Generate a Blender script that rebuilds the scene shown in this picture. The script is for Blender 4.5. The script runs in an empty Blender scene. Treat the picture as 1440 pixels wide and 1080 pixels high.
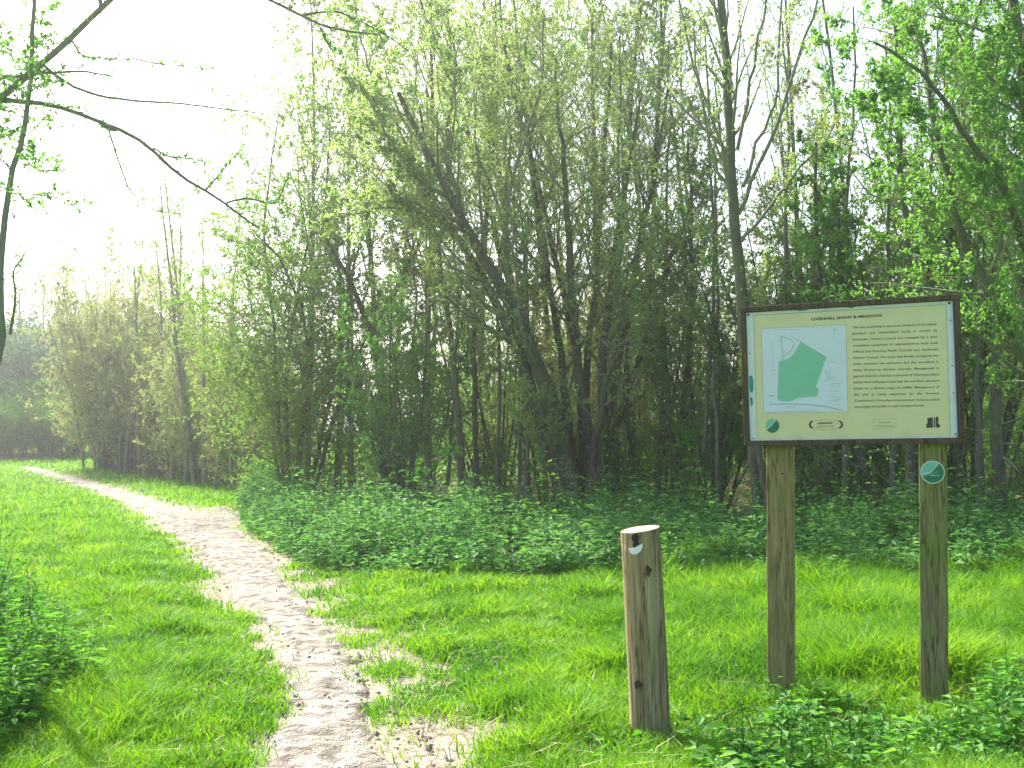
import bpy, math
import numpy as np
from mathutils import Matrix, Vector
R = math.radians
S = bpy.context.scene

# ------------------------------------------------------------------ camera, sky, sun, exposure
FPX, CAMH = 1517.0, 1.45
cam = bpy.data.objects.new('camera', bpy.data.cameras.new('camera'))
S.collection.objects.link(cam); S.camera = cam
cam.data.sensor_width = 36.0; cam.data.lens = FPX / 1440 * 36
cam.data.clip_end = 2000
CR = Matrix.Rotation(R(90 + 2.2), 3, 'X') @ Matrix.Rotation(R(-1.3), 3, 'Z')
cam.matrix_world = Matrix.Translation((0, 0, CAMH)) @ CR.to_4x4()

SUN_EL, SUN_AZ = 45.0, -33.0            # azimuth measured from +Y towards +X
W = bpy.data.worlds.new('World'); S.world = W; W.use_nodes = True
nt = W.node_tree
sky = nt.nodes.new('ShaderNodeTexSky'); sky.sky_type = 'NISHITA'; sky.sun_disc = False
sky.sun_elevation = R(SUN_EL); sky.sun_rotation = R(SUN_AZ)
sky.air_density = 1.0; sky.dust_density = 4.0; sky.ozone_density = 1.0
bg = nt.nodes['Background']; bg.inputs[1].default_value = 0.15
nt.links.new(sky.outputs[0], bg.inputs[0])
sun = bpy.data.objects.new('sun', bpy.data.lights.new('sun', 'SUN')); S.collection.objects.link(sun)
sun.data.energy = 5.0; sun.data.angle = R(0.6); sun.data.color = (1, .96, .88)
sd = Vector((math.sin(R(SUN_AZ)) * math.cos(R(SUN_EL)), math.cos(R(SUN_AZ)) * math.cos(R(SUN_EL)), math.sin(R(SUN_EL))))
sun.rotation_euler = sd.to_track_quat('Z', 'Y').to_euler()
S.view_settings.view_transform = 'Standard'; S.view_settings.look = 'None'
S.view_settings.exposure = 1.32; S.view_settings.gamma = 1.0
S.render.engine = 'CYCLES'
cy = S.cycles
cy.max_bounces = 10; cy.diffuse_bounces = 7; cy.glossy_bounces = 2; cy.transmission_bounces = 6
cy.transparent_max_bounces = 8; cy.volume_bounces = 0; cy.caustics_reflective = False; cy.caustics_refractive = False
cy.use_denoising = True; cy.sample_clamp_indirect = 6; cy.use_adaptive_sampling = True; cy.adaptive_threshold = 0.02

CRn = np.array(CR)
def at(px, py, Y):
    d = CRn @ np.array([(px - 720) / FPX, (540 - py) / FPX, -1.0])
    return np.array([0, 0, CAMH]) + d * (Y / d[1])
def rise(Y):                     # the meadow climbs a little towards its far end
    x = np.clip((np.asarray(Y, float) - 26) / 44, 0, 1); return .8 * x * x * (3 - 2 * x)
def gnd(px, py):
    d = CRn @ np.array([(px - 720) / FPX, (540 - py) / FPX, -1.0])
    z = 0.0
    for _ in range(30):
        p = d * ((CAMH - z) / -d[2]); z = .5 * z + .5 * float(rise(p[1]))
    return np.array([p[0], p[1], z])

# ------------------------------------------------------------------ object helpers
def tag(o, label=None, cat=None, group=None, kind=None):
    if label: o['label'] = label
    if cat: o['category'] = cat
    if group: o['group'] = group
    if kind: o['kind'] = kind
    return o
def empty(name, loc, rz=0.0):
    o = bpy.data.objects.new(name, None); S.collection.objects.link(o)
    o.location = loc; o.rotation_euler = (0, 0, rz); o.empty_display_size = .2
    return o
def link(name, me, parent=None, mat=None):
    o = bpy.data.objects.new(name, me); S.collection.objects.link(o)
    if parent is not None: o.parent = parent
    if mat is not None and not me.materials: me.materials.append(mat)
    return o
def mesh(name, verts, faces_flat, sizes, smooth=True):
    """verts (N,3); faces_flat: vertex indices; sizes: verts per face"""
    me = bpy.data.meshes.new(name)
    verts = np.ascontiguousarray(verts, dtype=np.float32); ff = np.ascontiguousarray(faces_flat, dtype=np.int32)
    sizes = np.ascontiguousarray(sizes, dtype=np.int32)
    me.vertices.add(len(verts)); me.vertices.foreach_set('co', verts.ravel())
    me.loops.add(len(ff)); me.loops.foreach_set('vertex_index', ff)
    me.polygons.add(len(sizes))
    st = np.zeros(len(sizes), dtype=np.int32); st[1:] = np.cumsum(sizes)[:-1]
    me.polygons.foreach_set('loop_start', st); me.polygons.foreach_set('loop_total', sizes)
    me.polygons.foreach_set('use_smooth', np.full(len(sizes), smooth))
    me.update(calc_edges=True)
    return me
def attr(me, name, vals):
    a = me.attributes.new(name, 'FLOAT', 'POINT'); a.data.foreach_set('value', np.ascontiguousarray(vals, dtype=np.float32))
def nrm(v): return v / (np.linalg.norm(v, axis=-1, keepdims=True) + 1e-9)
def smooth01(x): x = np.clip(x, 0, 1); return x * x * (3 - 2 * x)

# value noise in numpy (for placing, heights and edges)
_rn = np.random.default_rng(5).random((256, 256))
def noise2(x, y, s=1.0, ox=0):
    x = np.asarray(x) * s + 100 + ox; y = np.asarray(y) * s + 100 + ox * 1.7
    xi = np.floor(x).astype(int); yi = np.floor(y).astype(int); fx = smooth01(x - xi); fy = smooth01(y - yi)
    g = lambda a, b: _rn[a % 256, b % 256]
    return (g(xi, yi) * (1 - fx) + g(xi + 1, yi) * fx) * (1 - fy) + (g(xi, yi + 1) * (1 - fx) + g(xi + 1, yi + 1) * fx) * fy

# ------------------------------------------------------------------ materials
def newmat(name):
    m = bpy.data.materials.new(name); m.use_nodes = True
    t = m.node_tree; p = t.nodes['Principled BSDF']; o = t.nodes['Material Output']
    return m, t, p, o
def N(t, k, **kw):
    n = t.nodes.new(k)
    for a, b in kw.items():
        if a.startswith('i_'):
            key = a[2:]; n.inputs[int(key) if key.isdigit() else key.replace('_', ' ')].default_value = b
        else: setattr(n, a, b)
    return n
def ramp(t, src, stops):
    r = N(t, 'ShaderNodeValToRGB'); e = r.color_ramp.elements
    while len(e) < len(stops): e.new(.5)
    for q, (p, c) in zip(e, stops): q.position = p; q.color = (*c, 1)
    t.links.new(src, r.inputs[0]); return r.outputs[0]
def mixc(t, fac, a, b, mode='MIX'):
    m = N(t, 'ShaderNodeMix', data_type='RGBA', blend_type=mode)
    for s, v in ((m.inputs[0], fac), (m.inputs[6], a), (m.inputs[7], b)):
        if isinstance(v, (int, float)): s.default_value = v
        elif isinstance(v, tuple): s.default_value = (*v, 1)
        else: t.links.new(v, s)
    return m.outputs[2]
def leafmat(name, cols, trans=.5, tint=(1.25, 1.2, .45), rough=.5, spec=.35, jitter=True):
    m, t, p, o = newmat(name)
    g = N(t, 'ShaderNodeNewGeometry')
    tc = N(t, 'ShaderNodeTexCoord'); nz = N(t, 'ShaderNodeTexNoise', i_Scale=1.3, i_Detail=2.0)
    t.links.new(tc.outputs['Object'], nz.inputs['Vector'])
    ad = N(t, 'ShaderNodeMath', operation='MULTIPLY_ADD'); ad.inputs[1].default_value = .55
    t.links.new(g.outputs['Random Per Island'], ad.inputs[0])
    sb = N(t, 'ShaderNodeMath', operation='MULTIPLY_ADD'); sb.inputs[1].default_value = 1.5; sb.inputs[2].default_value = -.5
    t.links.new(nz.outputs['Fac'], sb.inputs[0]); t.links.new(sb.outputs[0], ad.inputs[2])
    n = len(cols)
    c = ramp(t, ad.outputs[0], [(i / (n - 1), cc) for i, cc in enumerate(cols)])
    if jitter:
        oi = N(t, 'ShaderNodeObjectInfo')
        hs = N(t, 'ShaderNodeHueSaturation'); 
        mr = N(t, 'ShaderNodeMapRange'); mr.inputs[3].default_value = .485; mr.inputs[4].default_value = .515
        mv = N(t, 'ShaderNodeMapRange'); mv.inputs[3].default_value = .8; mv.inputs[4].default_value = 1.2
        t.links.new(oi.outputs['Random'], mr.inputs[0]); t.links.new(oi.outputs['Random'], mv.inputs[0])
        t.links.new(mr.outputs[0], hs.inputs['Hue']); t.links.new(mv.outputs[0], hs.inputs['Value']); t.links.new(c, hs.inputs['Color'])
        c = hs.outputs[0]
    t.links.new(c, p.inputs['Base Color']); p.inputs['Roughness'].default_value = rough; p.inputs['Specular IOR Level'].default_value = spec
    tr = N(t, 'ShaderNodeBsdfTranslucent'); t.links.new(mixc(t, 1.0, c, tint, 'MULTIPLY'), tr.inputs['Color'])
    mx = N(t, 'ShaderNodeMixShader'); mx.inputs[0].default_value = trans
    t.links.new(p.outputs[0], mx.inputs[1]); t.links.new(tr.outputs[0], mx.inputs[2]); t.links.new(mx.outputs[0], o.inputs['Surface'])
    return m
def barkmat(name, a, b, c, scale=6.0):
    m, t, p, o = newmat(name)
    tc = N(t, 'ShaderNodeTexCoord'); mp = N(t, 'ShaderNodeMapping'); mp.inputs['Scale'].default_value = (1, 1, .3)
    nz = N(t, 'ShaderNodeTexNoise', i_Scale=scale * 5, i_Detail=6.0); n2 = N(t, 'ShaderNodeTexNoise', i_Scale=1.6, i_Detail=3.0)
    t.links.new(tc.outputs['Object'], mp.inputs[0]); t.links.new(mp.outputs[0], nz.inputs['Vector']); t.links.new(tc.outputs['Object'], n2.inputs['Vector'])
    c1 = ramp(t, nz.outputs['Fac'], [(.3, a), (.7, b)])
    f = ramp(t, n2.outputs['Fac'], [(.42, (0, 0, 0)), (.62, (1, 1, 1))])
    t.links.new(mixc(t, f, c1, c), p.inputs['Base Color']); p.inputs['Roughness'].default_value = .9
    bp = N(t, 'ShaderNodeBump', i_Strength=.6, i_Distance=.02); t.links.new(nz.outputs['Fac'], bp.inputs['Height']); t.links.new(bp.outputs[0], p.inputs['Normal'])
    return m
def plain(name, col, rough=.6, var=.0):
    m, t, p, o = newmat(name)
    tc = N(t, 'ShaderNodeTexCoord'); nz = N(t, 'ShaderNodeTexNoise', i_Scale=14.0, i_Detail=5.0)
    t.links.new(tc.outputs['Object'], nz.inputs['Vector'])
    lo = tuple(x * (1 - var) for x in col); hi = tuple(min(1, x * (1 + var)) for x in col)
    t.links.new(ramp(t, nz.outputs['Fac'], [(.3, lo), (.7, hi)]), p.inputs['Base Color']); p.inputs['Roughness'].default_value = rough
    return m

M = {}
M['bark'] = barkmat('bark', (.06, .06, .035), (.15, .14, .085), (.11, .14, .055))
M['bark_grey'] = barkmat('grey_bark', (.11, .11, .085), (.24, .23, .18), (.17, .19, .11))
M['twig'] = barkmat('twig_bark', (.15, .17, .09), (.27, .28, .17), (.2, .24, .11))
M['willow'] = leafmat('willow_leaf', [(.22, .3, .11), (.31, .4, .16), (.41, .5, .23)], .66, (1.27, 1.27, .75))
M['hawthorn'] = leafmat('hawthorn_leaf', [(.13, .26, .06), (.2, .35, .09), (.3, .47, .15)], .64, (1.25, 1.3, .6))
M['ash'] = leafmat('fresh_leaf', [(.1, .21, .05), (.15, .31, .075), (.23, .42, .12)], .62, (1.3, 1.3, .6))
M['hazel'] = leafmat('hazel_leaf', [(.22, .27, .1), (.31, .37, .15), (.4, .46, .21)], .62, (1.25, 1.2, .8))
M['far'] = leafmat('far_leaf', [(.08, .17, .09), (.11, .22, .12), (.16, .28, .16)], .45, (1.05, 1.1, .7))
M['under'] = leafmat('under_leaf', [(.08, .2, .04), (.14, .3, .06), (.24, .42, .1)], .64, (1.2, 1.35, .5))
M['nettle'] = leafmat('nettle_leaf', [(.06, .18, .06), (.11, .27, .085), (.19, .37, .14)], .48, (1.1, 1.2, .5), .6, .25, False)
M['nettlebright'] = leafmat('young_nettle_leaf', [(.05, .17, .035), (.1, .29, .05), (.2, .42, .1)], .5, (1.2, 1.2, .4), .6, .25, False)
M['grass'] = leafmat('grass_blade', [(.04, .15, .012), (.11, .31, .02), (.26, .46, .04)], .5, (1.35, 1.2, .3), .55, .2, False)

def groundmat():
    m, t, p, o = newmat('soil_and_moss')
    tc = N(t, 'ShaderNodeTexCoord')
    def nz(s, d=5.0):
        n = N(t, 'ShaderNodeTexNoise', i_Scale=s, i_Detail=d); t.links.new(tc.outputs['Object'], n.inputs['Vector']); return n.outputs['Fac']
    turf = mixc(t, nz(.9), ramp(t, nz(25), [(.3, (.05, .12, .015)), (.7, (.11, .22, .03))]), ramp(t, nz(40), [(.3, (.08, .17, .02)), (.7, (.17, .27, .05))]))
    dirt = ramp(t, nz(18, 8), [(.28, (.13, .11, .075)), (.5, (.29, .25, .19)), (.75, (.40, .36, .29))])
    litter = ramp(t, nz(12, 8), [(.3, (.05, .06, .022)), (.7, (.14, .15, .05))])
    a1 = N(t, 'ShaderNodeAttribute', attribute_name='bare'); a2 = N(t, 'ShaderNodeAttribute', attribute_name='wood')
    c = mixc(t, a1.outputs['Fac'], turf, dirt); c = mixc(t, a2.outputs['Fac'], c, litter)
    t.links.new(c, p.inputs['Base Color']); p.inputs['Roughness'].default_value = .95; p.inputs['Specular IOR Level'].default_value = .1
    bp = N(t, 'ShaderNodeBump', i_Strength=.7, i_Distance=.03); t.links.new(nz(30, 8), bp.inputs['Height']); t.links.new(bp.outputs[0], p.inputs['Normal'])
    return m
def pathmat():
    m, t, p, o = newmat('trodden_chalky_earth')
    tc = N(t, 'ShaderNodeTexCoord')
    def nz(s, d=5.0, vec=None):
        n = N(t, 'ShaderNodeTexNoise', i_Scale=s, i_Detail=d); t.links.new(vec or tc.outputs['Object'], n.inputs['Vector']); return n.outputs['Fac']
    base = ramp(t, nz(3.5, 8), [(.3, (.25, .225, .185)), (.5, (.38, .35, .295)), (.7, (.49, .46, .40))])
    v = N(t, 'ShaderNodeTexVoronoi', i_Scale=55.0); t.links.new(tc.outputs['Object'], v.inputs['Vector'])
    grit = ramp(t, v.outputs['Distance'], [(.0, (.75, .72, .68)), (.35, (1, 1, 1)), (.9, (1.0, 1.0, 1.0))])
    damp = ramp(t, nz(9, 6), [(.36, (.35, .3, .27)), (.52, (1, 1, 1))])
    c = mixc(t, .8, base, grit, 'MULTIPLY'); c = mixc(t, .8, c, damp, 'MULTIPLY')
    t.links.new(c, p.inputs['Base Color']); p.inputs['Roughness'].default_value = .95; p.inputs['Specular IOR Level'].default_value = .15
    mp = N(t, 'ShaderNodeMath', operation='ADD'); t.links.new(nz(22, 8), mp.inputs[0]); t.links.new(nz(70, 3), mp.inputs[1])
    bp = N(t, 'ShaderNodeBump', i_Strength=1.0, i_Distance=.035); t.links.new(mp.outputs[0], bp.inputs['Height']); t.links.new(bp.outputs[0], p.inputs['Normal'])
    return m
M['ground'] = groundmat(); M['path'] = pathmat()

# ------------------------------------------------------------------ path outline on the ground (from left edge, right edge)
ROWS = [(1120, 300, 590), (1080, 345, 565), (1040, 362, 540), (1000, 388, 525), (950, 402, 512), (900, 382, 482), (850, 342, 440), (800, 298, 402),
        (770, 270, 375), (745, 232, 335), (725, 203, 290), (705, 172, 228), (688, 135, 170), (676, 98, 124), (667, 62, 84), (661, 40, 58), (657, 30, 42)]
_L = np.array([gnd(l, y) for y, l, r in ROWS]); _Rr = np.array([gnd(r, y) for y, l, r in ROWS])
def pedge(Y, which):
    A = _L if which == 'l' else _Rr
    o = np.argsort(A[:, 1]); return np.interp(Y, A[o, 1], A[o, 0])
BR = [(262, 722, 762), (290, 713, 748), (315, 708.5, 737), (345, 703, 726), (375, 699, 716), (420, 695, 706)]   # side path: x, far y, near y
_bn = np.array([gnd(x, b) for x, a, b in BR]); _bf = np.array([gnd(x, a) for x, a, b in BR])
def branch_d(X, Y):   # signed distance (negative inside) to the side path
    yn = np.interp(X, _bn[:, 0], _bn[:, 1]); yf = np.interp(X, _bf[:, 0], _bf[:, 1])
    d = np.maximum(yn - Y, Y - yf)
    return np.where(X < _bn[0, 0] - .1, 9., d)
def path_d(X, Y):
    far = Y > _L[-1, 1]
    d = np.maximum(pedge(Y, 'l') - X, X - pedge(Y, 'r')); d = np.where(far, 9., d)
    return np.minimum(d, branch_d(X, Y))
def bareness(X, Y):
    d = path_d(X, Y); right = X > pedge(Y, 'r')
    n = noise2(X, Y, 2.3) * .6 + noise2(X, Y, 6.5, 9) * .4
    reach = np.where(right, 1.0, .42) * np.clip(1.15 - (Y - 5) * .025, .3, 1.1)
    return 1 - smooth01((d / reach + (n - .5) * 2.0) * .8 + .2) * 1.0
def height(X, Y):
    return .022 * np.sin(X * .9 + 1.3) * np.cos(Y * .7) + .02 * np.sin(X * .35 + Y * .5) - .02 + rise(Y)
# wood floor outline (front of the nettle bed)
BED = np.array([gnd(*q)[:2] for q in [(342, 706), (352, 728), (358, 750), (395, 775), (455, 795), (540, 806), (640, 810), (760, 812), (900, 812), (1050, 812), (1200, 815), (1440, 812), (1800, 812)]])
def bed_front(X): 
    return np.interp(X, BED[:, 0], BED[:, 1], left=99)
def in_wood(X, Y): return smooth01((Y - bed_front(X)) / 1.2)

def grid(xs, ys):
    X, Y = np.meshgrid(xs, ys); nx, ny = len(xs), len(ys)
    i = np.arange(nx * ny).reshape(ny, nx)
    f = np.stack([i[:-1, :-1], i[:-1, 1:], i[1:, 1:], i[1:, :-1]], -1).reshape(-1, 4)
    return X.ravel(), Y.ravel(), f
xs = np.unique(np.concatenate([np.linspace(-400, -30, 20), np.arange(-30, 30, .6), np.arange(-6.5, 6.5, .1), np.linspace(30, 400, 20)]))
ys = np.unique(np.concatenate([np.linspace(-60, 2, 8), np.arange(2, 14, .1), np.arange(14, 30, .25), np.arange(30, 80, 1.2), np.linspace(80, 600, 24)]))
X, Y, f = grid(xs, ys)
me = mesh('ground', np.stack([X, Y, height(X, Y)], 1), f.ravel(), np.full(len(f), 4))
attr(me, 'bare', np.clip(bareness(X, Y), 0, 1)); attr(me, 'wood', in_wood(X, Y) * (1 - smooth01((Y - 28) / 5)))
tag(link('ground', me, mat=M['ground']), kind='structure')

def strip(name, a, b, ncol, dz, nsd, edge=.09):   # a,b: (n,2) edge polylines
    n = 420; t = np.linspace(0, 1, n); s = np.linspace(0, 1, len(a))
    A = np.stack([np.interp(t, s, a[:, k]) for k in (0, 1)], 1); B = np.stack([np.interp(t, s, b[:, k]) for k in (0, 1)], 1)
    w = np.linalg.norm(A - B, axis=1); e = np.minimum(edge, w * .2)
    dirv = nrm(B - A)
    A = A - dirv * ((noise2(A[:, 0], A[:, 1], 5.5, nsd) - .5) * 3 * e)[:, None]; B = B + dirv * ((noise2(B[:, 0], B[:, 1], 5.5, nsd + 5) - .5) * 3 * e)[:, None]
    u = np.linspace(0, 1, ncol)
    P = A[:, None] * (1 - u[None, :, None]) + B[:, None] * u[None, :, None]
    X, Y = P[..., 0].ravel(), P[..., 1].ravel()
    mid = (np.minimum(u, 1 - u) * 6).clip(0, 1)[None].repeat(n, 0).ravel()
    lump = (np.abs(noise2(X, Y, 7, 3) - .5) * .036 + noise2(X, Y, 16, 8) * .016 + noise2(X, Y, 2.2, 4) * .012) * mid
    V = np.stack([X, Y, height(X, Y) + dz * mid - .012 * (1 - mid) + lump], 1)
    i = np.arange(n * ncol).reshape(n, ncol)
    f = np.stack([i[:-1, :-1], i[:-1, 1:], i[1:, 1:], i[1:, :-1]], -1).reshape(-1, 4)
    return tag(link(name, mesh(name, V, f.ravel(), np.full(len(f), 4)), mat=M['path']), kind='structure')
strip('path', _L[:, :2], _Rr[:, :2], 60, .006, 1)
strip('side_path', _bf[:, :2], _bn[:, :2], 24, .012, 2, .05)

# ------------------------------------------------------------------ grass
def blades(P, h, w, lean, rng, yaw=None):
    n = len(P); a = rng.random(n) * 2 * np.pi if yaw is None else yaw
    side = np.stack([np.cos(a), np.sin(a), np.zeros(n)], 1) * (w / 2)[:, None]
    b = rng.random(n) * 2 * np.pi
    ld = np.stack([np.cos(b), np.sin(b), np.zeros(n)], 1) * (lean * h)[:, None]
    up = np.zeros((n, 3)); up[:, 2] = h
    m = P + up * .55 + ld * .32; tip = P + up * (1 - .25 * lean)[:, None] + ld
    V = np.stack([P - side, P + side, m + side * .75, m - side * .75, tip], 1).reshape(-1, 3)
    k = np.arange(n)[:, None] * 5
    F = np.concatenate([k + np.array([0, 1, 2, 3]), k + np.array([3, 2, 4])], 1).ravel()
    return V, F, np.tile([4, 3], n)
def scatter(rng, n, y0, y1, pw=1.0):
    """points in the seen wedge, density falling with distance"""
    u = rng.random(n); Y = (y0 ** pw + u * (y1 ** pw - y0 ** pw)) ** (1 / pw)
    X = (rng.random(n) * 2 - 1) * (Y * .56 + .8)
    return X, Y
rng = np.random.default_rng(11)
Xs, Ys = [], []
for n, y0, y1, pw in ((330000, 3.3, 9, 1.1), (150000, 9, 16, .6), (150000, 14, 90, -.4)):
    x, y = scatter(rng, n, y0, y1, pw); Xs.append(x); Ys.append(y)
X = np.concatenate(Xs); Y = np.concatenate(Ys)
keep = rng.random(len(X)) > np.clip(bareness(X, Y) * 1.0, 0, .985)
keep &= (rng.random(len(X)) < smooth01((path_d(X, Y) + .2) / .3)) | (rng.random(len(X)) < .004)
clump = noise2(X, Y, 2.6, 21) * .55 + noise2(X, Y, 7, 33) * .45
keep &= rng.random(len(X)) < .35 + clump * 1.1
keep &= ~((Y > bed_front(X) + .8))
X, Y, clump = X[keep], Y[keep], clump[keep]
dd = path_d(X, Y); near = smooth01(dd / 1.1)
right = X > pedge(Y, 'r')
tall = .09 + .12 * clump ** 1.5 + .06 * rng.random(len(X))
tall *= (.4 + .6 * near) * (1 - .62 * np.exp(-((X - 1.75) / 1.1) ** 4 - ((Y - 4.9) / .85) ** 4) * (.5 + noise2(X, Y, 3, 88)))
tall *= np.where(right & (Y < 12), .8 + .75 * smooth01((X - .0) / 2.2), 1.0)
tall *= np.where(Y > 16, .9, 1)
tuft = noise2(X, Y, 1.7, 50) > .74
tall = np.where(tuft, tall * 1.45, tall)
wd = .0048 + .00085 * np.maximum(Y - 4, 0) ** 1.0
V, F, Z = blades(np.stack([X, Y, height(X, Y) - .005], 1), tall, np.minimum(wd, .04) * (1 + .6 * rng.random(len(X))), .25 + .75 * rng.random(len(X)), rng)
tag(link('grass', mesh('grass', V, F, Z, False), mat=M['grass']), 'bright green meadow grass on both sides of the trodden path', 'grass', kind='stuff')
NGRASS = len(X)
# dead straw and trodden bits lying on the bare margins
n = 5200; X, Y = scatter(rng, n, 3.6, 15, .7); k = (bareness(X, Y) > .25) & (path_d(X, Y) > -.35) & (path_d(X, Y) < 1.2); X, Y = X[k], Y[k]
V, F, Z = blades(np.stack([X, Y, height(X, Y) + .012], 1), .012 + .03 * rng.random(len(X)), .004 + .004 * rng.random(len(X)), 1.5 + 1.5 * rng.random(len(X)), rng)
V2, F2, Z2 = None, None, None
xs_, ys_ = scatter(rng, 9000, 3.6, 14, .8); kk = (path_d(xs_, ys_) > .1) & (ys_ < bed_front(xs_)); xs_, ys_ = xs_[kk], ys_[kk]
V2, F2, Z2 = blades(np.stack([xs_, ys_, height(xs_, ys_)], 1), .08 + .12 * rng.random(len(xs_)), .003 + .004 * rng.random(len(xs_)), .5 + 1.3 * rng.random(len(xs_)), rng)
F2 = F2 + len(V); V = np.concatenate([V, V2]); F = np.concatenate([F, F2]); Z = np.concatenate([Z, Z2])
tag(link('straw_litter', mesh('straw_litter', V, F, Z, False), mat=plain('dry_straw', (.42, .36, .2), .8, .3)), 'dry straw bits lying along the bare edges of the path', 'litter', kind='stuff')

n = 15000; X, Y = scatter(rng, n, 3.6, 14, .6); k = (path_d(X, Y) < .25) & (noise2(X, Y, 3, 61) > .35); X, Y = X[k], Y[k]; n = len(X)
r_ = (.004 + .014 * rng.random(n) ** 3)[:, None, None]
oct_ = np.array([[1, 0, 0], [0, 1, 0], [-1, 0, 0], [0, -1, 0], [0, 0, .7], [0, 0, -.7]])[None] * (.7 + .6 * rng.random((n, 6, 1))) * r_
V = (oct_ + np.stack([X, Y, height(X, Y) + .022], 1)[:, None]).reshape(-1, 3)
F = (np.arange(n)[:, None] * 6 + np.array([0, 1, 4, 1, 2, 4, 2, 3, 4, 3, 0, 4, 1, 0, 5, 2, 1, 5, 3, 2, 5, 0, 3, 5])[None]).ravel()
tag(link('earth_crumbs', mesh('earth_crumbs', V, F, np.full(n * 8, 3), False), mat=plain('crumbly_earth', (.15, .125, .1), .95, .5)), 'loose earth crumbs and grit on the trodden path', 'gravel', kind='stuff')

# ------------------------------------------------------------------ leaf + tube builders
def leaf_mesh(P, D, Nn, L, Wd, fold=.25):
    """P base, D direction, Nn approx normal; each leaf two triangles folded on its midrib"""
    D = nrm(D); side = nrm(np.cross(D, Nn)); up = np.cross(side, D)
    L = L[:, None]; Wd = Wd[:, None]
    mid = P + D * L * .42 + up * L * .05
    V = np.stack([P, mid + side * Wd * .5 + up * Wd * fold, P + D * L - up * L * .08, mid - side * Wd * .5 + up * Wd * fold], 1).reshape(-1, 3)
    k = np.arange(len(P))[:, None] * 4
    F = np.concatenate([k + np.array([0, 1, 2]), k + np.array([0, 2, 3])], 1).ravel()
    return V, F, np.full(len(P) * 2, 3)
def tube_mesh(tubes):
    Vs, Fs, Zs, off = [], [], [], 0
    for pts, rad, s in tubes:
        B, n, _ = pts.shape
        T = np.empty_like(pts); T[:, 1:-1] = pts[:, 2:] - pts[:, :-2]; T[:, 0] = pts[:, 1] - pts[:, 0]; T[:, -1] = pts[:, -1] - pts[:, -2]
        T = nrm(T); ref = np.where(np.abs(T[..., 2:3]) > .8, np.array([1., 0, 0]), np.array([0, 0, 1.]))
        if s >= 6: ref = np.broadcast_to(np.array([.3, 1., .05]), T.shape)
        U = nrm(np.cross(T, ref)); Vv = np.cross(T, U)
        a = np.arange(s) * 2 * np.pi / s
        ring = pts[:, :, None] + rad[:, :, None, None] * (U[:, :, None] * np.cos(a)[None, None, :, None] + Vv[:, :, None] * np.sin(a)[None, None, :, None])
        idx = (off + np.arange(B * n * s)).reshape(B, n, s); nx = np.roll(idx, -1, 2)
        f = np.stack([idx[:, :-1], nx[:, :-1], nx[:, 1:], idx[:, 1:]], -1).reshape(-1)
        Vs.append(ring.reshape(-1, 3)); Fs.append(f); Zs.append(np.full(len(f) // 4, 4)); off += B * n * s
    return np.concatenate(Vs), np.concatenate(Fs), np.concatenate(Zs)
def grow(o, d, L, r, n, wob, up, rng, tip=.35):
    B = len(o); pts = np.empty((B, n, 3)); pts[:, 0] = o; d = nrm(d.copy())
    for i in range(1, n):
        d = nrm(d + rng.normal(0, wob, (B, 3)) + np.array([0, 0, up]))
        pts[:, i] = pts[:, i - 1] + d * (L / (n - 1))[:, None]
    return pts, r[:, None] * np.linspace(1, tip, n)[None]
def sample(pts, t):
    B, n, _ = pts.shape; x = t * (n - 1); i = np.minimum(x.astype(int), n - 2); f = (x - i)[..., None]
    b = np.arange(B)[:, None] if t.ndim == 2 else np.arange(B)
    a, c = pts[b, i], pts[b, i + 1]
    return a * (1 - f) + c * f, nrm(c - a)
def spawn(pts, rad, L, k, t0, t1, ang, lenf, rng, short=.6, radf=.55, asd=.2, bias=None):
    B = len(pts); t = t0 + (t1 - t0) * ((np.arange(k)[None] + rng.random((B, k))) / k)
    p, T = sample(pts, t); r = rad[:, :1] * (1 - (1 - rad[0, -1] / rad[0, 0]) * t) * radf
    rnd = rng.normal(0, 1, (B, k, 3)); 
    if bias is not None: rnd = rnd + np.array(bias)
    pr = nrm(rnd - (rnd * T).sum(-1, keepdims=True) * T)
    a = ang + rng.normal(0, asd, (B, k, 1))
    d = T * np.cos(a) + pr * np.sin(a)
    ln = L[:, None] * lenf * (1 - short * (t - t0) / (t1 - t0)) * (.6 + .7 * rng.random((B, k)))
    return p.reshape(-1, 3), d.reshape(-1, 3), ln.ravel(), np.maximum(r, .0014).ravel()
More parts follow.
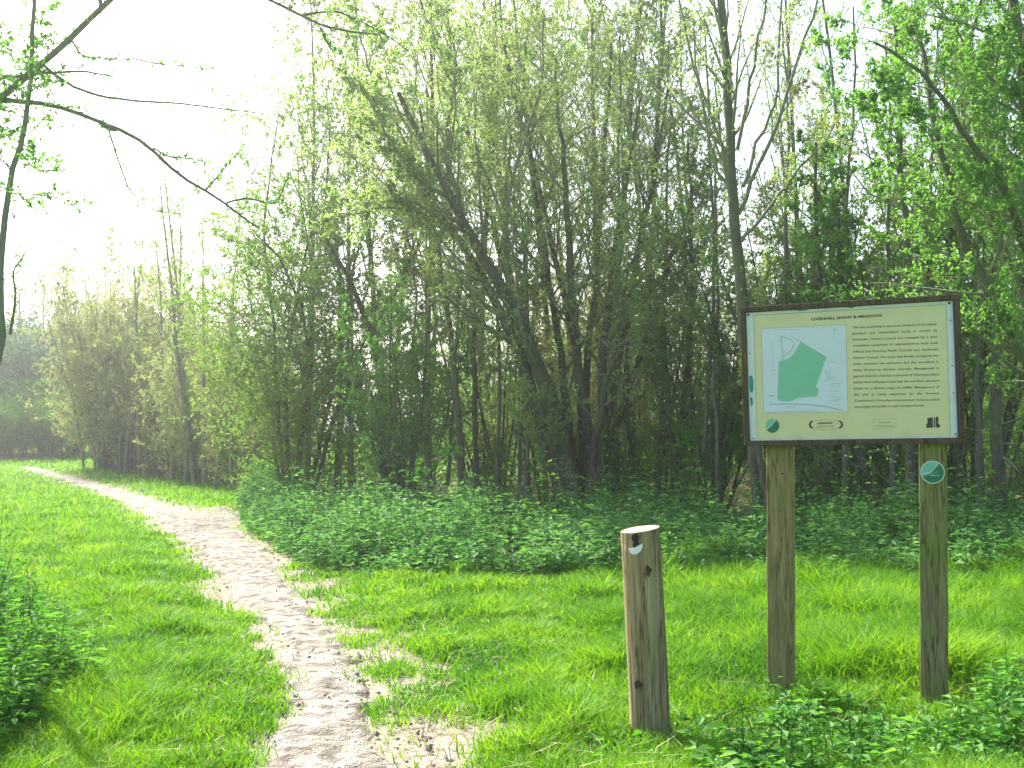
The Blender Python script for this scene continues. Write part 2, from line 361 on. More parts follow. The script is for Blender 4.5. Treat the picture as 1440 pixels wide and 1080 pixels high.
class Plant:
    def __init__(s, seed): s.rng = np.random.default_rng(seed); s.tr, s.br, s.lv = [], [], []
    def stems(s, pts, rad, sides=8): s.tr.append((pts, rad, sides))
    def limbs(s, par, k, t0, t1, ang, lenf, n=7, wob=.12, up=.06, sides=5, short=.6, radf=.38, tip=.3, bias=None, asd=.2):
        p, d, L, r = spawn(*par, k, t0, t1, ang, lenf, s.rng, short, radf, asd, bias)
        pts, rad = grow(p, d, L, r, n, wob, up, s.rng, tip); s.br.append((pts, rad, sides))
        return pts, rad, L
    def leaves(s, par, k, size, ratio=.68, t0=.15, droop=.0, keepf=None, clump=.0):
        pts, rad, L = par; B = len(pts); t = t0 + (1 - t0) * s.rng.random((B, k)); p, T = sample(pts, t)
        p = p.reshape(-1, 3); T = T.reshape(-1, 3)
        if clump > 0:
            nv = noise2(p[:, 0] + p[:, 2] * .7, p[:, 1] + p[:, 2], 1.1, 77) ; kk = s.rng.random(len(p)) < np.clip((nv - .5) * 2.2 * clump + (1 - clump * .5), 0.05, 1)
            p, T = p[kk], T[kk]
        rnd = nrm(s.rng.normal(0, 1, p.shape)); D = T * .5 + rnd; D[:, 2] -= droop
        Nn = s.rng.normal(0, 1, p.shape); Nn[:, 2] += .9
        sz = size * (.55 + .8 * s.rng.random(len(p)))
        s.lv.append((p, D, Nn, sz, sz * ratio))
    def meshes(s, leafmat_, barkmat_=None, twigmat=None):
        out = {'trunk': (mesh('trunk', *tube_mesh(s.tr)), barkmat_ or M['bark'])} if s.tr else {}
        if s.br: out['branches'] = (mesh('branches', *tube_mesh(s.br)), twigmat or M['twig'])
        if s.lv:
            c = [np.concatenate(a) for a in zip(*s.lv)]
            out['crown'] = (mesh('crown', *leaf_mesh(*c), False), leafmat_)
        return out
def plant_obj(name, parts, loc, rz, label, cat, group=None, scale=1.0):
    r = empty(name, loc, rz); r.scale = (scale,) * 3 if not isinstance(scale, tuple) else scale
    tag(r, label, cat, group)
    for pn, (me, mt) in parts.items():
        link(pn, me, r, mt)
    return r
def dup(root, loc, rz, label, group=None, scale=1.0):
    r = root.copy(); S.collection.objects.link(r); r.location = loc; r.rotation_euler = (0, 0, rz)
    r.scale = (scale,) * 3 if not isinstance(scale, tuple) else scale
    if label: r['label'] = label
    if group: r['group'] = group
    elif 'group' in r: del r['group']
    for ch in list(root.children):
        c = ch.copy(); S.collection.objects.link(c); c.parent = r
    return r

def stool(rng, n, H, spread, r0, base=.45, az=None):
    """n stems fanning out from one stool"""
    a = rng.random(n) * 2 * np.pi if az is None else az + rng.normal(0, .5, n)
    tilt = spread * np.sqrt(rng.random(n))
    o = np.stack([np.cos(a) * base * rng.random(n), np.sin(a) * base * rng.random(n), np.full(n, -.05)], 1)
    d = np.stack([np.cos(a) * np.sin(tilt), np.sin(a) * np.sin(tilt), np.cos(tilt)], 1)
    L = H * (.65 + .4 * rng.random(n)); r = r0 * (.5 + .6 * rng.random(n))
    pts, rad = grow(o, d, L, r, 12, .035, .0, rng, .2)
    return pts, rad, L

# ---- archetypes (each mesh set built once, copied over the wood)
def arch_coppice(seed, n=16, H=6.5, spread=.42, k1=11, k2=7, k3=3, lf=2, size=.045, leaf='hazel', r0=.045, bark='bark', t0=.2, base=.45):
    p = Plant(seed); s = stool(p.rng, n, H, spread, r0, base); p.stems(s[0], s[1], 6)
    a = p.limbs(s, k1, t0, .98, .75, .28, n=7, sides=4, up=.06, short=.5, wob=.15, asd=.35)
    b = p.limbs(a, k2, .15, 1, .85, .5, n=5, sides=3, up=.02, wob=.2, asd=.4)
    c = p.limbs(b, k3, .1, 1, .9, .65, n=4, sides=3, up=.0, wob=.2)
    p.leaves(c, lf * 5, size * .76, clump=.6); p.leaves(b, 7, size * .76, clump=.6)
    return p.meshes(M[leaf], M[bark])
def arch_pole(seed, H=12, r0=.075, k1=26, lf=2, leaf='willow', size=.05, bark='bark', t0=.3, lenf=.2, wob=.02, tip=.15):
    p = Plant(seed); rg = p.rng
    o = np.array([[0, 0, -.05]]); d = np.array([[rg.normal(0, .04), rg.normal(0, .04), 1.]])
    L = np.array([H]); pts, rad = grow(o, d, L, np.array([r0]), 18, wob, .01, rg, tip); p.stems(pts, rad, 7)
    a = p.limbs((pts, rad, L), k1, t0, .98, .55, lenf, n=7, sides=4, up=.12, short=.75)
    b = p.limbs(a, 7, .2, 1, .8, .45, n=5, sides=3, up=.05, wob=.18, asd=.35)
    c = p.limbs(b, 3, .2, 1, .9, .6, n=4, sides=3, wob=.2)
    p.leaves(c, lf * 5, size * .76, clump=.7); p.leaves(b, lf * 5, size * .76, clump=.7)
    return p.meshes(M[leaf], M[bark])
def arch_bush(seed, H=3.0, n=18, spread=.9, leaf='under', lf=3, size=.04, r0=.02, k1=9):
    p = Plant(seed); s = stool(p.rng, n, H, spread, r0); p.stems(s[0], s[1], 5)
    a = p.limbs(s, k1, .1, 1, .7, .35, n=5, sides=3, wob=.2, short=.3)
    b = p.limbs(a, 6, .1, 1, .8, .45, n=4, sides=3, wob=.2)
    c = p.limbs(b, 3, .1, 1, .8, .6, n=3, sides=3)
    p.leaves(c, lf * 3, size * .8, clump=.6)
    return p.meshes(M[leaf], M['bark'])

def base_of(px, py): return gnd(px, py)
rng = np.random.default_rng(3)

# ------------------------------------------------------------------ copied trees of the wood
A_cop = [arch_coppice(101, 15, 6.5, .36, size=.052), arch_coppice(102, 11, 7.5, .3, leaf='willow', size=.052, lf=3), arch_coppice(103, 18, 5.2, .45, leaf='hawthorn', k1=12, size=.055, lf=3)]
A_pol = [arch_pole(201, 12, .07, 36, 5, size=.055, lenf=.26, t0=.35), arch_pole(202, 13.5, .08, 38, 5, size=.055, lenf=.25, t0=.4), arch_pole(203, 11, .06, 24, 3, 'ash', .05), arch_pole(204, 13, .07, 24, 1, 'hazel')]
A_bus = [arch_bush(301, lf=5), arch_bush(302, 2.3, 16, 1.05, lf=4), arch_bush(303, 3.6, 16, .7, lf=6, size=.05)]
KIND = {'coppice_tree': (A_cop, 'tree'), 'pole_tree': (A_pol, 'tree'), 'thicket_bush': (A_bus, 'bush')}
_proto = {}
def put(kind, v, loc, rz, label, group=None, scale=1.0):
    key = (kind, v); loc = (loc[0], loc[1], float(rise(loc[1])) - .02)
    if key not in _proto:
        _proto[key] = plant_obj(kind, KIND[kind][0][v], loc, rz, label, KIND[kind][1], group, scale); return _proto[key]
    return dup(_proto[key], loc, rz, label, group, scale)

# deep wood: many slim poles, coppice stools and bushes nobody could tell apart
LP = 'slender pole tree with sparse spring leaves, deep in the wood behind the front trees'
LC = 'many stemmed coppice tree inside the wood behind the front trees'
LB = 'tangled low bush filling the dim space between the trunks of the wood'
def wood_edge(x): return np.interp(x, [-5, 0, 3, 12], [22.2, 20.6, 18.6, 17.2])
cells = []
for yy in np.arange(17.5, 33.5, 2.8):
    for xx in np.arange(-3.8 , yy * .56 + 2.5, 2.3 + (yy - 17) * .05):
        cells.append((xx + rng.normal(0, .6), yy + rng.normal(0, .7)))
for (x, y) in cells:
    if x < -3.2 - (y - 17) * .02 or y < wood_edge(x): continue
    u = rng.random()
    kind = 'pole_tree' if u < .56 else 'coppice_tree'
    if y < 21 and u < .2: kind = 'coppice_tree'
    px = 720 + x / y * FPX
    sc = .8 + .4 * rng.random()
    if 880 < px < 1180 and kind == 'coppice_tree': sc *= .75
    if kind == 'coppice_tree' and px > 880: sc *= .85
    v = (rng.integers(0, 2) + (2 if px > 930 and rng.random() < .8 else 0)) if kind == 'pole_tree' else rng.integers(0, 3)
    if kind == 'pole_tree': put(kind, int(v), (x, y, 0), rng.random() * 6.28, LP, 'slender pole trees deep in the wood', sc * (.95 if y < 30 else 1.05))
    else: put(kind, int(v), (x, y, 0), rng.random() * 6.28, LC, 'coppice trees deep in the wood', sc)
for yy in np.arange(17.0, 34, 2.4):
    for xx in np.arange(-3.2, yy * .54 + 1.5, 2.5):
        x, y = xx + rng.normal(0, .6), yy + rng.normal(0, .6)
        if y > wood_edge(x) - .5 and rng.random() < .62:
            put('thicket_bush', int(rng.integers(0, 3)), (x, y, 0), rng.random() * 6.28, LB, 'low bushes inside the wood', (.55 + .55 * rng.random()) * (1 if y > 20 else .6))

for k, (px, Yt, v, sc, lb) in enumerate([(432, 21.5, 0, .92, 'tall pale leafed tree rising behind the hawthorn at the corner'), (492, 22.0, 1, .84, 'tall pale tree rising behind the straight dark trunk'),
        (545, 21.2, 0, 1.0, 'tall pale tree rising right behind the forked tree'), (605, 21.5, 1, .92, 'tall pale tree rising behind the short dead stem'), (668, 21.0, 0, 1.02, 'tall pale tree rising left behind the willow lean'),
        (742, 21.5, 1, .95, 'tall pale tree rising behind the middle of the willow lean'), (790, 20.6, 0, 1.05, 'tall pale tree rising right behind the willow stool'), (852, 21.0, 1, .95, 'tall pale tree rising behind the right stems of the willow stool'),
        (905, 20.2, 0, 1.0, 'tall pale tree rising above the log post'), (955, 21.0, 1, .85, 'tall pale tree between the log post and the grey ash')]):
    b = at(px, 700, Yt); put('pole_tree', v, (b[0], Yt, 0), k * 1.7, lb, None, sc)
for k in range(9):
    D = 49 + k % 3; b = at(-20 + 15 * k, 640, D); put('thicket_bush', 2, (b[0], D, 0), k * .8, 'low bush under the far trees where the meadow ends', 'low bushes under the far trees', .9)

# distant coppice rank left of the wood
G1 = 'twiggy coppice clumps along the far side of the meadow'
mid = [(140, 662, 0, 1.12, 'rounded pale green end clump of the distant coppice rank, beside the far path'),
       (168, 664, 1, 1.0, 'twiggy coppice clump second from the open end of the distant rank'),
       (196, 668, 0, .9, 'thick stemmed coppice clump standing forward in the distant rank'),
       (228, 674, 1, .66, 'brown twiggy coppice clump in the middle of the distant rank'),
       (262, 679, 0, .6, 'coppice clump with tall bare rods near the middle of the distant rank'),
       (292, 684, 1, .52, 'coppice clump in the distant rank, left of the straight dark pole'),
       (330, 690, 0, .42, 'coppice clump at the near end of the distant rank, beside the hawthorn')]
far_cop = [arch_coppice(111, 34, 7.2, .34, k1=12, k2=7, k3=3, lf=3, size=.07, r0=.04, t0=.05, bark='bark_grey', base=1.3),
           arch_coppice(112, 30, 7.6, .24, k1=11, k2=6, k3=3, lf=2, size=.065, r0=.045, t0=.08, bark='bark_grey', base=1.4)]
KIND['coppice_clump'] = (far_cop, 'tree')
for (px, py, v, sc, lb) in mid:
    b = gnd(px, py); put('coppice_clump', v, (b[0], b[1] + 1.0, 0), rng.random() * 6.28, lb, G1, sc)
for k, (px, py) in enumerate([(160, 658), (188, 661), (215, 664), (250, 667), (290, 671), (330, 675), (372, 679), (395, 684)]):
    b = gnd(px, py); put('coppice_clump', k % 2, (b[0], b[1] + 1, 0), rng.random() * 6.28, 'coppice clump in the hidden back row of the distant rank', 'back row of the distant coppice rank', .72 - .045 * k)
far_pole = [arch_pole(211, 11.5, .1, 34, 2, 'hazel', .045, 'bark_grey', .35, .15, .02, .2), arch_pole(212, 10.5, .09, 32, 1, 'hazel', .045, 'bark_grey', .4, .13, .02, .22)]
KIND['bare_pole'] = (far_pole, 'tree')
for k, (px, py, top) in enumerate([(176, 668, 335), (196, 672, 350), (243, 678, 262), (262, 680, 240), (274, 682, 255), (288, 684, 300), (304, 687, 290), (326, 692, 380), (236, 676, 330), (170, 667, 395)]):
    b = gnd(px, py); hgt = at(px, top, b[1])[2]
    lb = ['leftmost tall bare pole rising out of the distant coppice rank', 'shorter bare pole just right of the leftmost one', 'tall bare pole in the left part of the middle trio',
          'tallest bare pole of the distant rank, rising high into the white sky', 'tall bare pole next on the right to the tallest one', 'slightly shorter bare pole right of the tallest trio',
          'bare pole second from the near end of the distant rank', 'straight dark pole with open ground at its foot at the near end of the rank',
          'short thin pole left of the tall trio', 'thin low pole at the left of the bare poles'][k]
    put('bare_pole', k % 2, (b[0], b[1], 0), rng.random() * 6.28, lb, 'tall bare poles in the distant rank', hgt / (11.5 if k % 2 == 0 else 10.5))

# far blue green trees across the meadow
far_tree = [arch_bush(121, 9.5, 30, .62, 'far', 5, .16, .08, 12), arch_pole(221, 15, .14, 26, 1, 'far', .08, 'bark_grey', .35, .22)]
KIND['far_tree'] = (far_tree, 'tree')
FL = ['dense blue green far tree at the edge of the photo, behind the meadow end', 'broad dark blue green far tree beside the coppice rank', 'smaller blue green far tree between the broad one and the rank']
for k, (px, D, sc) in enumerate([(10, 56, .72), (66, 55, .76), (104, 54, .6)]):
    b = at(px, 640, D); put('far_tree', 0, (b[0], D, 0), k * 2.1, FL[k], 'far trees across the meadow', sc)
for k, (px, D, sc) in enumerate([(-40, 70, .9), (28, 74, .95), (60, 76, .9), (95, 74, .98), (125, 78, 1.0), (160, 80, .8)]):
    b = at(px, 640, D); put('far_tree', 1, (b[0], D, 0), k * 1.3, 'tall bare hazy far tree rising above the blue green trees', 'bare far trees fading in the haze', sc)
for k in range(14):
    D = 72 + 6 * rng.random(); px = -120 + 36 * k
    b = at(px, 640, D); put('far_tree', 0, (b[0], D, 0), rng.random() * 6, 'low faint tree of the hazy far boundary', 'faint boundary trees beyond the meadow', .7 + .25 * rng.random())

# ------------------------------------------------------------------ front row of the wood, each tree after the photograph
def smoothchain(pts, n=18):
    pts = np.array(pts, float); d = np.r_[0, np.cumsum(np.linalg.norm(np.diff(pts, axis=0), axis=1))]; d /= d[-1]
    t = np.linspace(0, 1, n); P = np.stack([np.interp(t, d, pts[:, k]) for k in range(3)], 1)
    for _ in range(2): P[1:-1] = P[1:-1] * .5 + (P[:-2] + P[2:]) * .25
    return P
def chains(specs, base, n=18):
    """specs: list of ([(px,py,Y)...], r0, r1) -> pts (B,n,3) relative to base, rad, L"""
    pts = np.stack([smoothchain([at(*q) for q in sp[0]], n) for sp in specs]) - np.array(base)
    for k, sp in enumerate(specs):      # a slight natural wobble
        w = np.cumsum(rng.normal(0, .02 * WOB[0], (n, 3)), 0); w -= np.linspace(0, 1, n)[:, None] * w[-1]; pts[k] += w * min(1, np.linalg.norm(pts[k][-1] - pts[k][0]) / 3)
    rad = np.stack([np.linspace(sp[1], sp[2], n) for sp in specs])
    L = np.linalg.norm(np.diff(pts, axis=1), axis=2).sum(1)
    return pts, rad, L
def trunkmix(p, ch, sides=8): p.tr.append((ch[0], ch[1], sides)); return ch

WOB = [1.0]
# 1 hawthorn at the corner of the wood, leafy to the ground
b = gnd(408, 712); Y = b[1]
p = Plant(401)
ch = trunkmix(p, chains([([(408, 716, Y), (402, 640, Y), (398, 560, Y), (405, 470, Y), (430, 380, Y - .3), (440, 300, Y - .3)], .06, .02),
    ([(415, 716, Y), (425, 620, Y), (440, 520, Y), (425, 420, Y - .6), (385, 340, Y - .9), (360, 330, Y - 1.2)], .055, .015),
    ([(422, 714, Y + .3), (450, 600, Y + .5), (470, 480, Y + .5), (500, 360, Y + .2), (520, 280, Y)], .06, .015),
    ([(405, 716, Y + .2), (380, 620, Y + .6), (372, 520, Y + .8), (352, 430, Y + .6), (345, 380, Y + .4)], .045, .012),
    ([(400, 716, Y + .3), (392, 560, Y + .2), (380, 420, Y), (368, 320, Y - .2), (372, 240, Y - .3), (392, 160, Y - .3)], .05, .012),
    ([(416, 716, Y + .5), (430, 500, Y + .6), (452, 340, Y + .5), (462, 220, Y + .4), (458, 120, Y + .4)], .05, .012),
    ([(430, 716, Y - .1), (462, 610, Y - .3), (500, 500, Y - .4), (560, 400, Y - .5), (600, 330, Y - .3)], .05, .014),
    ([(412, 716, Y + .6), (430, 540, Y + 1), (440, 400, Y + 1), (420, 280, Y + .6), (418, 215, Y + .5)], .05, .012)], b))
a = p.limbs(ch, 24, .1, 1, 1.1, .34, n=8, sides=4, wob=.2, up=.0, short=.1, asd=.4)
c = p.limbs(a, 9, .1, 1, .9, .6, n=6, sides=3, wob=.22, up=0, asd=.4); d = p.limbs(c, 5, .1, 1, .9, .6, n=4, sides=3, wob=.2, up=-.03)
p.leaves(d, 22, .04, clump=.6); p.leaves(c, 13, .04, clump=.5)
plant_obj('hawthorn_tree', p.meshes(M['hawthorn']), b, 0, 'dense leafy hawthorn at the corner of the wood where the path forks', 'tree')

# 2 dark straight trunk
def straight(px, py, Yadd, pts, r0, r1, seed, label, leaf='hawthorn', k=16, lenf=.2, lf=2, size=.045, bark='bark', t0=.35, name='woodland_tree', extra=()):
    b = gnd(px, py); Y = b[1]
    p = Plant(seed)
    sp = [([(px, py + 3, Y)] + [(x, y, Y + dy) for x, y, dy in pts], r0, r1)] + [([(x, y, Y + dy) for x, y, dy in e[0]], e[1], e[2]) for e in extra]
    ch = trunkmix(p, chains(sp, b))
    a = p.limbs(ch, k, t0, 1, .85, lenf, n=8, sides=4, wob=.16, up=.05, short=.4, asd=.35, radf=.45)
    c = p.limbs(a, 8, .15, 1, .85, .5, n=6, sides=3, wob=.2, up=.02, asd=.4); d = p.limbs(c, 4, .1, 1, .9, .55, n=4, sides=3, wob=.2)
    e = p.limbs(ch, 10, .08, .5, 1.0, .12, n=7, sides=3, wob=.25, up=.05, short=0, asd=.4, radf=.3); e2 = p.limbs(e, 5, .2, 1, .9, .5, n=4, sides=3, wob=.25); p.leaves(e2, lf * 3, size * .8, clump=.5)
    p.leaves(d, lf * 7, size * .8, clump=.6); p.leaves(c, lf * 5, size * .8, clump=.6)
    return plant_obj(name, p.meshes(M[leaf], M[bark]), b, 0, label, 'tree')
straight(474, 708, 0, [(480, 640, 0), (483, 560, 0), (480, 480, 0), (476, 400, 0), (470, 320, 0)], .085, .03, 402, 'straight dark trunk beside the hawthorn, its lower half bare and rising from the nettles', 'hawthorn')
straight(543, 712, 0, [(543, 640, 0), (541, 560, 0), (530, 500, 0), (519, 465, 0), (500, 415, -.2), (478, 370, -.4), (455, 330, -.8)], .12, .03, 403,
         'forked dark tree whose trunk splits in a wide V, second trunk from the hawthorn', 'hawthorn', 14, .25,
         extra=[([(521, 470, 0), (540, 425, .1), (566, 388, .2), (588, 340, .3), (600, 260, .3)], .07, .02), ([(540, 600, 0), (515, 570, -.2), (490, 540, -.5)], .03, .01), ([(541, 640, 0), (520, 600, -.1), (480, 560, .2)], .03, .01)])
straight(609, 742, 0, [(606, 700, 0), (600, 640, 0)], .06, .045, 404, 'short dark dead stem standing forward in the nettles at the wood edge', 'under', 5, .6, 2)
straight(650, 728, 0, [(652, 640, 0), (640, 540, 0), (628, 440, 0), (612, 330, 0), (600, 240, 0), (590, 150, 0)], .07, .02, 405, 'slim dark stem leaning a little left, beside the short dead stem', 'willow', 18, .16)
straight(672, 722, .3, [(668, 640, 0), (664, 560, 0), (668, 480, 0), (676, 380, 0), (690, 260, 0), (700, 120, 0)], .05, .015, 406, 'thin upright stem between the slim leaning stem and the great leaning willow', 'willow', 18, .15)

# 5 great leaning willow with its stool of stems
b = gnd(822, 726); Y = b[1]
p = Plant(410)
lean = [([(812, 728, Y), (800, 650, Y), (782, 570, Y), (752, 500, Y - .1), (715, 415, Y - .3), (675, 345, Y - .5), (635, 275, Y - .8), (595, 205, Y - 1.0), (560, 130, Y - 1.2)], .16, .035),
        ([(800, 728, Y + .3), (770, 640, Y + .2), (752, 560, Y), (722, 480, Y), (690, 420, Y), (655, 350, Y), (600, 270, Y - .2), (548, 220, Y - .4), (500, 190, Y - .6)], .12, .025)]
st = [([(838, 728, Y), (842, 640, Y), (838, 540, Y), (845, 440, Y), (862, 340, Y), (885, 240, Y), (900, 140, Y)], .1, .02),
      ([(826, 728, Y), (826, 640, Y + .2), (812, 540, Y + .2), (806, 430, Y + .1), (800, 300, Y), (790, 180, Y), (782, 80, Y)], .1, .02),
      ([(832, 728, Y + .2), (850, 640, Y + .2), (872, 560, Y + .3), (905, 480, Y + .3), (940, 380, Y + .3), (975, 280, Y + .4)], .08, .018),
      ([(816, 728, Y + .2), (800, 620, Y + .5), (785, 500, Y + .6), (768, 380, Y + .5), (752, 260, Y + .5), (730, 120, Y + .5)], .085, .018),
      ([(835, 728, Y - .1), (838, 620, Y - .4), (860, 500, Y - .7), (880, 400, Y - .9), (900, 320, Y - 1.1)], .07, .018),
      ([(828, 728, Y + .1), (815, 600, Y + .6), (832, 440, Y + .8), (850, 260, Y + 1), (860, 60, Y + 1)], .08, .02),
      ([(806, 728, Y - .1), (786, 660, Y - .3), (760, 600, Y - .5), (738, 560, Y - .6)], .05, .015),
      ([(840, 728, Y + .3), (860, 560, Y + .6), (890, 380, Y + .8), (915, 200, Y + .8), (930, 20, Y + .8), (935, -80, Y + .8)], .07, .018),
      ([(812, 728, Y + .4), (760, 520, Y + 1), (700, 330, Y + 1.2), (650, 160, Y + 1.2), (600, 20, Y + 1.2), (580, -60, Y + 1.2)], .07, .018),
      ([(820, 728, Y + .2), (812, 520, Y + .8), (770, 300, Y + 1), (720, 120, Y + 1), (700, -60, Y + 1)], .07, .018)]
ch = trunkmix(p, chains(lean + st, b, 22), 9)
lb = chains([([(648, 298, Y - .75), (622, 240, Y - .9), (618, 180, Y - 1), (640, 90, Y - 1.1), (628, 10, Y - 1.1)], .045, .015),
             ([(635, 275, Y - .8), (600, 262, Y - 1.1), (545, 190, Y - 1.4), (505, 120, Y - 1.6)], .04, .012),
             ([(752, 500, Y - .1), (745, 400, Y - .3), (705, 300, Y - .4), (668, 215, Y - .5), (672, 120, Y - .6)], .04, .012),
             ([(665, 330, Y - .5), (605, 300, Y - .8), (540, 290, Y - 1.2), (480, 300, Y - 1.4)], .035, .01),
             ([(715, 415, Y - .3), (700, 330, Y - .4), (720, 230, Y - .5), (755, 130, Y - .6), (765, 20, Y - .6)], .04, .012),
             ([(600, 270, Y - .2), (560, 180, Y - .2), (520, 90, Y - .3), (500, 10, Y - .3)], .035, .01)], b)
p.br.append((lb[0], lb[1], 6))
a1 = p.limbs(ch, 17, .33, 1, .85, .26, n=8, sides=4, wob=.09, up=.1, short=.3)
a2 = p.limbs(lb, 18, .1, 1, .65, .34, n=7, sides=4, wob=.1, up=.08, short=.3)
for a, q in ((a1, 15), (a2, 24)):
    c = p.limbs(a, 9, .1, 1, .8, .5, n=6, sides=3, wob=.18, up=.03, asd=.4); d = p.limbs(c, 5, .1, 1, .9, .55, n=4, sides=3, wob=.2, up=0)
    p.leaves(d, q, .031, clump=.6); p.leaves(c, 10, .031, clump=.6)
plant_obj('leaning_willow', p.meshes(M['willow']), b, 0, 'great old willow with thick trunks leaning towards the path from a dark stool', 'tree')

# 6 tall ash behind the board
b = gnd(1066, 752); Y = b[1]
p = Plant(420)
ch = trunkmix(p, chains([([(1066, 755, Y), (1062, 640, Y), (1052, 540, Y), (1044, 430, Y), (1040, 300, Y), (1034, 190, Y), (1027, 90, Y), (1016, -30, Y), (1005, -200, Y), (1000, -330, Y)], .09, .035),
    ([(1074, 757, Y - .2), (1073, 700, Y - .2), (1060, 600, Y - .1), (1068, 480, Y), (1066, 390, Y)], .05, .02)], b, 24), 9)
lb = chains([([(1040, 300, Y), (1075, 220, Y - .2), (1110, 130, Y - .3), (1150, 10, Y - .4), (1180, -120, Y - .5)], .028, .01),
             ([(1042, 262, Y), (1085, 150, Y + .2), (1098, 60, Y + .3), (1110, -80, Y + .3)], .024, .012),
             ([(1040, 280, Y), (1000, 220, Y), (985, 130, Y), (962, 40, Y), (950, -80, Y)], .022, .012),
             ([(1036, 210, Y), (1052, 120, Y), (1070, 20, Y), (1078, -120, Y)], .024, .012),
             ([(1030, 130, Y), (1012, 60, Y), (985, -40, Y), (960, -140, Y)], .022, .012),
             ([(1044, 340, Y), (1095, 270, Y), (1150, 210, Y), (1170, 180, Y)], .025, .01)], b)
p.br.append((lb[0], lb[1], 6))
a1 = p.limbs(ch, 30, .4, 1, .6, .16, n=8, sides=4, wob=.07, up=.1, short=.2); a2 = p.limbs(lb, 9, .2, 1, .5, .3, n=7, sides=4, wob=.08, up=.1, short=.3)
for a in (a1, a2):
    c = p.limbs(a, 9, .15, 1, .7, .45, n=5, sides=3, wob=.15, up=.05); p.leaves(c, 12, .04, clump=.7)
plant_obj('ash_tree', p.meshes(M['willow'], M['bark']), b, 0, 'tall straight grey ash behind the notice board, bare limbs against the sky', 'tree')

# 7 trunks of the wood edge on the right half
straight(900, 722, 0, [(893, 640, 0), (886, 560, 0), (890, 460, 0), (905, 360, 0), (925, 240, 0), (940, 120, 0)], .06, .02, 431, 'slim upright stem just right of the willow stool', 'willow', 18, .16)
straight(962, 720, 0, [(958, 640, 0), (965, 540, 0), (975, 430, 0), (970, 330, 0), (968, 200, 0)], .055, .02, 432, 'thin stem midway between the willow stool and the grey ash', 'ash', 18, .16)
straight(1155, 742, 0, [(1160, 680, 0), (1166, 600, 0), (1160, 480, 0), (1150, 350, 0), (1148, 200, 0)], .05, .02, 433, 'thin dark stem seen under the board just right of its first post', 'ash', 18, .15)
straight(1232, 745, 0, [(1222, 690, 0), (1208, 630, 0), (1190, 520, 0), (1180, 380, 0), (1170, 240, 0)], .06, .02, 434, 'dark stem leaning left, seen under the middle of the board', 'ash', 18, .15)
straight(1286, 758, 0, [(1284, 690, 0), (1278, 620, 0), (1275, 500, 0), (1270, 350, 0), (1262, 180, 0), (1258, 20, 0)], .065, .02, 435, 'upright dark stem close beside the board post with the round badge', 'ash', 18, .16)
straight(1342, 742, 0, [(1340, 690, 0), (1352, 640, 0), (1375, 585, 0), (1392, 500, 0), (1400, 380, 0), (1410, 200, 0)], .075, .02, 436, 'crooked dark trunk bending out to the right from behind the badge post', 'ash', 18, .18,
         extra=[([(1345, 690, 0), (1340, 620, .1), (1345, 520, .2), (1350, 380, .2), (1345, 250, .2)], .045, .015)])
straight(1406, 756, 0, [(1405, 690, 0), (1404, 600, 0), (1402, 500, 0), (1408, 380, 0), (1415, 200, 0), (1420, 0, 0)], .08, .02, 437, 'straight dark trunk near the edge of the photo, right of the badge post', 'ash', 20, .2, 3)
SL = [(500, 716, 488, 380, 'thin pale stem between the straight dark trunk and the forked tree'), (575, 722, 580, 250, 'thin pale upright stem just right of the forked tree'),
      (590, 718, 600, 120, 'long thin pale stem between the forked tree and the short dead stem'), (630, 720, 640, 200, 'pale thin stem right behind the short dead stem'),
      (700, 722, 712, 60, 'pale thin stem left of the willow lean, reaching high'), (725, 724, 735, 150, 'thin stem crossing behind the willow lean'),
      (745, 726, 742, 300, 'short thin stem standing under the willow lean'), (865, 724, 872, 40, 'tall thin pale stem at the right side of the willow stool'),
      (925, 722, 940, 60, 'tall thin pale stem above the log post'), (985, 728, 990, 20, 'tall thin pale stem left of the grey ash'), (1010, 730, 1003, 150, 'thin stem close left of the grey ash'),
      (1095, 742, 1100, 30, 'tall thin stem right behind the first board post'), (1190, 745, 1200, 10, 'tall thin stem behind the middle of the map board'), (1255, 750, 1245, 60, 'thin stem left of the badge post'),
      (1320, 752, 1318, 40, 'thin stem right behind the badge post'), (1380, 752, 1368, 60, 'thin stem between the crooked trunk and the straight trunk by the edge')]
for k, (bx_, by_, tx_, ty_, lb_) in enumerate(SL):
    mx_ = (bx_ + tx_) / 2 + rng.normal(0, 8)
    straight(bx_, by_, 0, [(bx_ + (mx_ - bx_) * .5 + rng.normal(0, 3), by_ + (ty_ - by_) * .25, 0), (mx_, (by_ + ty_) / 2, .2), (tx_ + rng.normal(0, 5), by_ + (ty_ - by_) * .8, .2), (tx_, ty_, .2)], .038, .012, 500 + k, lb_,
             ('willow', 'hazel', 'hawthorn')[k % 3] if bx_ < 960 else ('ash', 'hazel')[k % 2], 12, .15, 2, .042, 'bark_grey', .3, 'slim_tree')
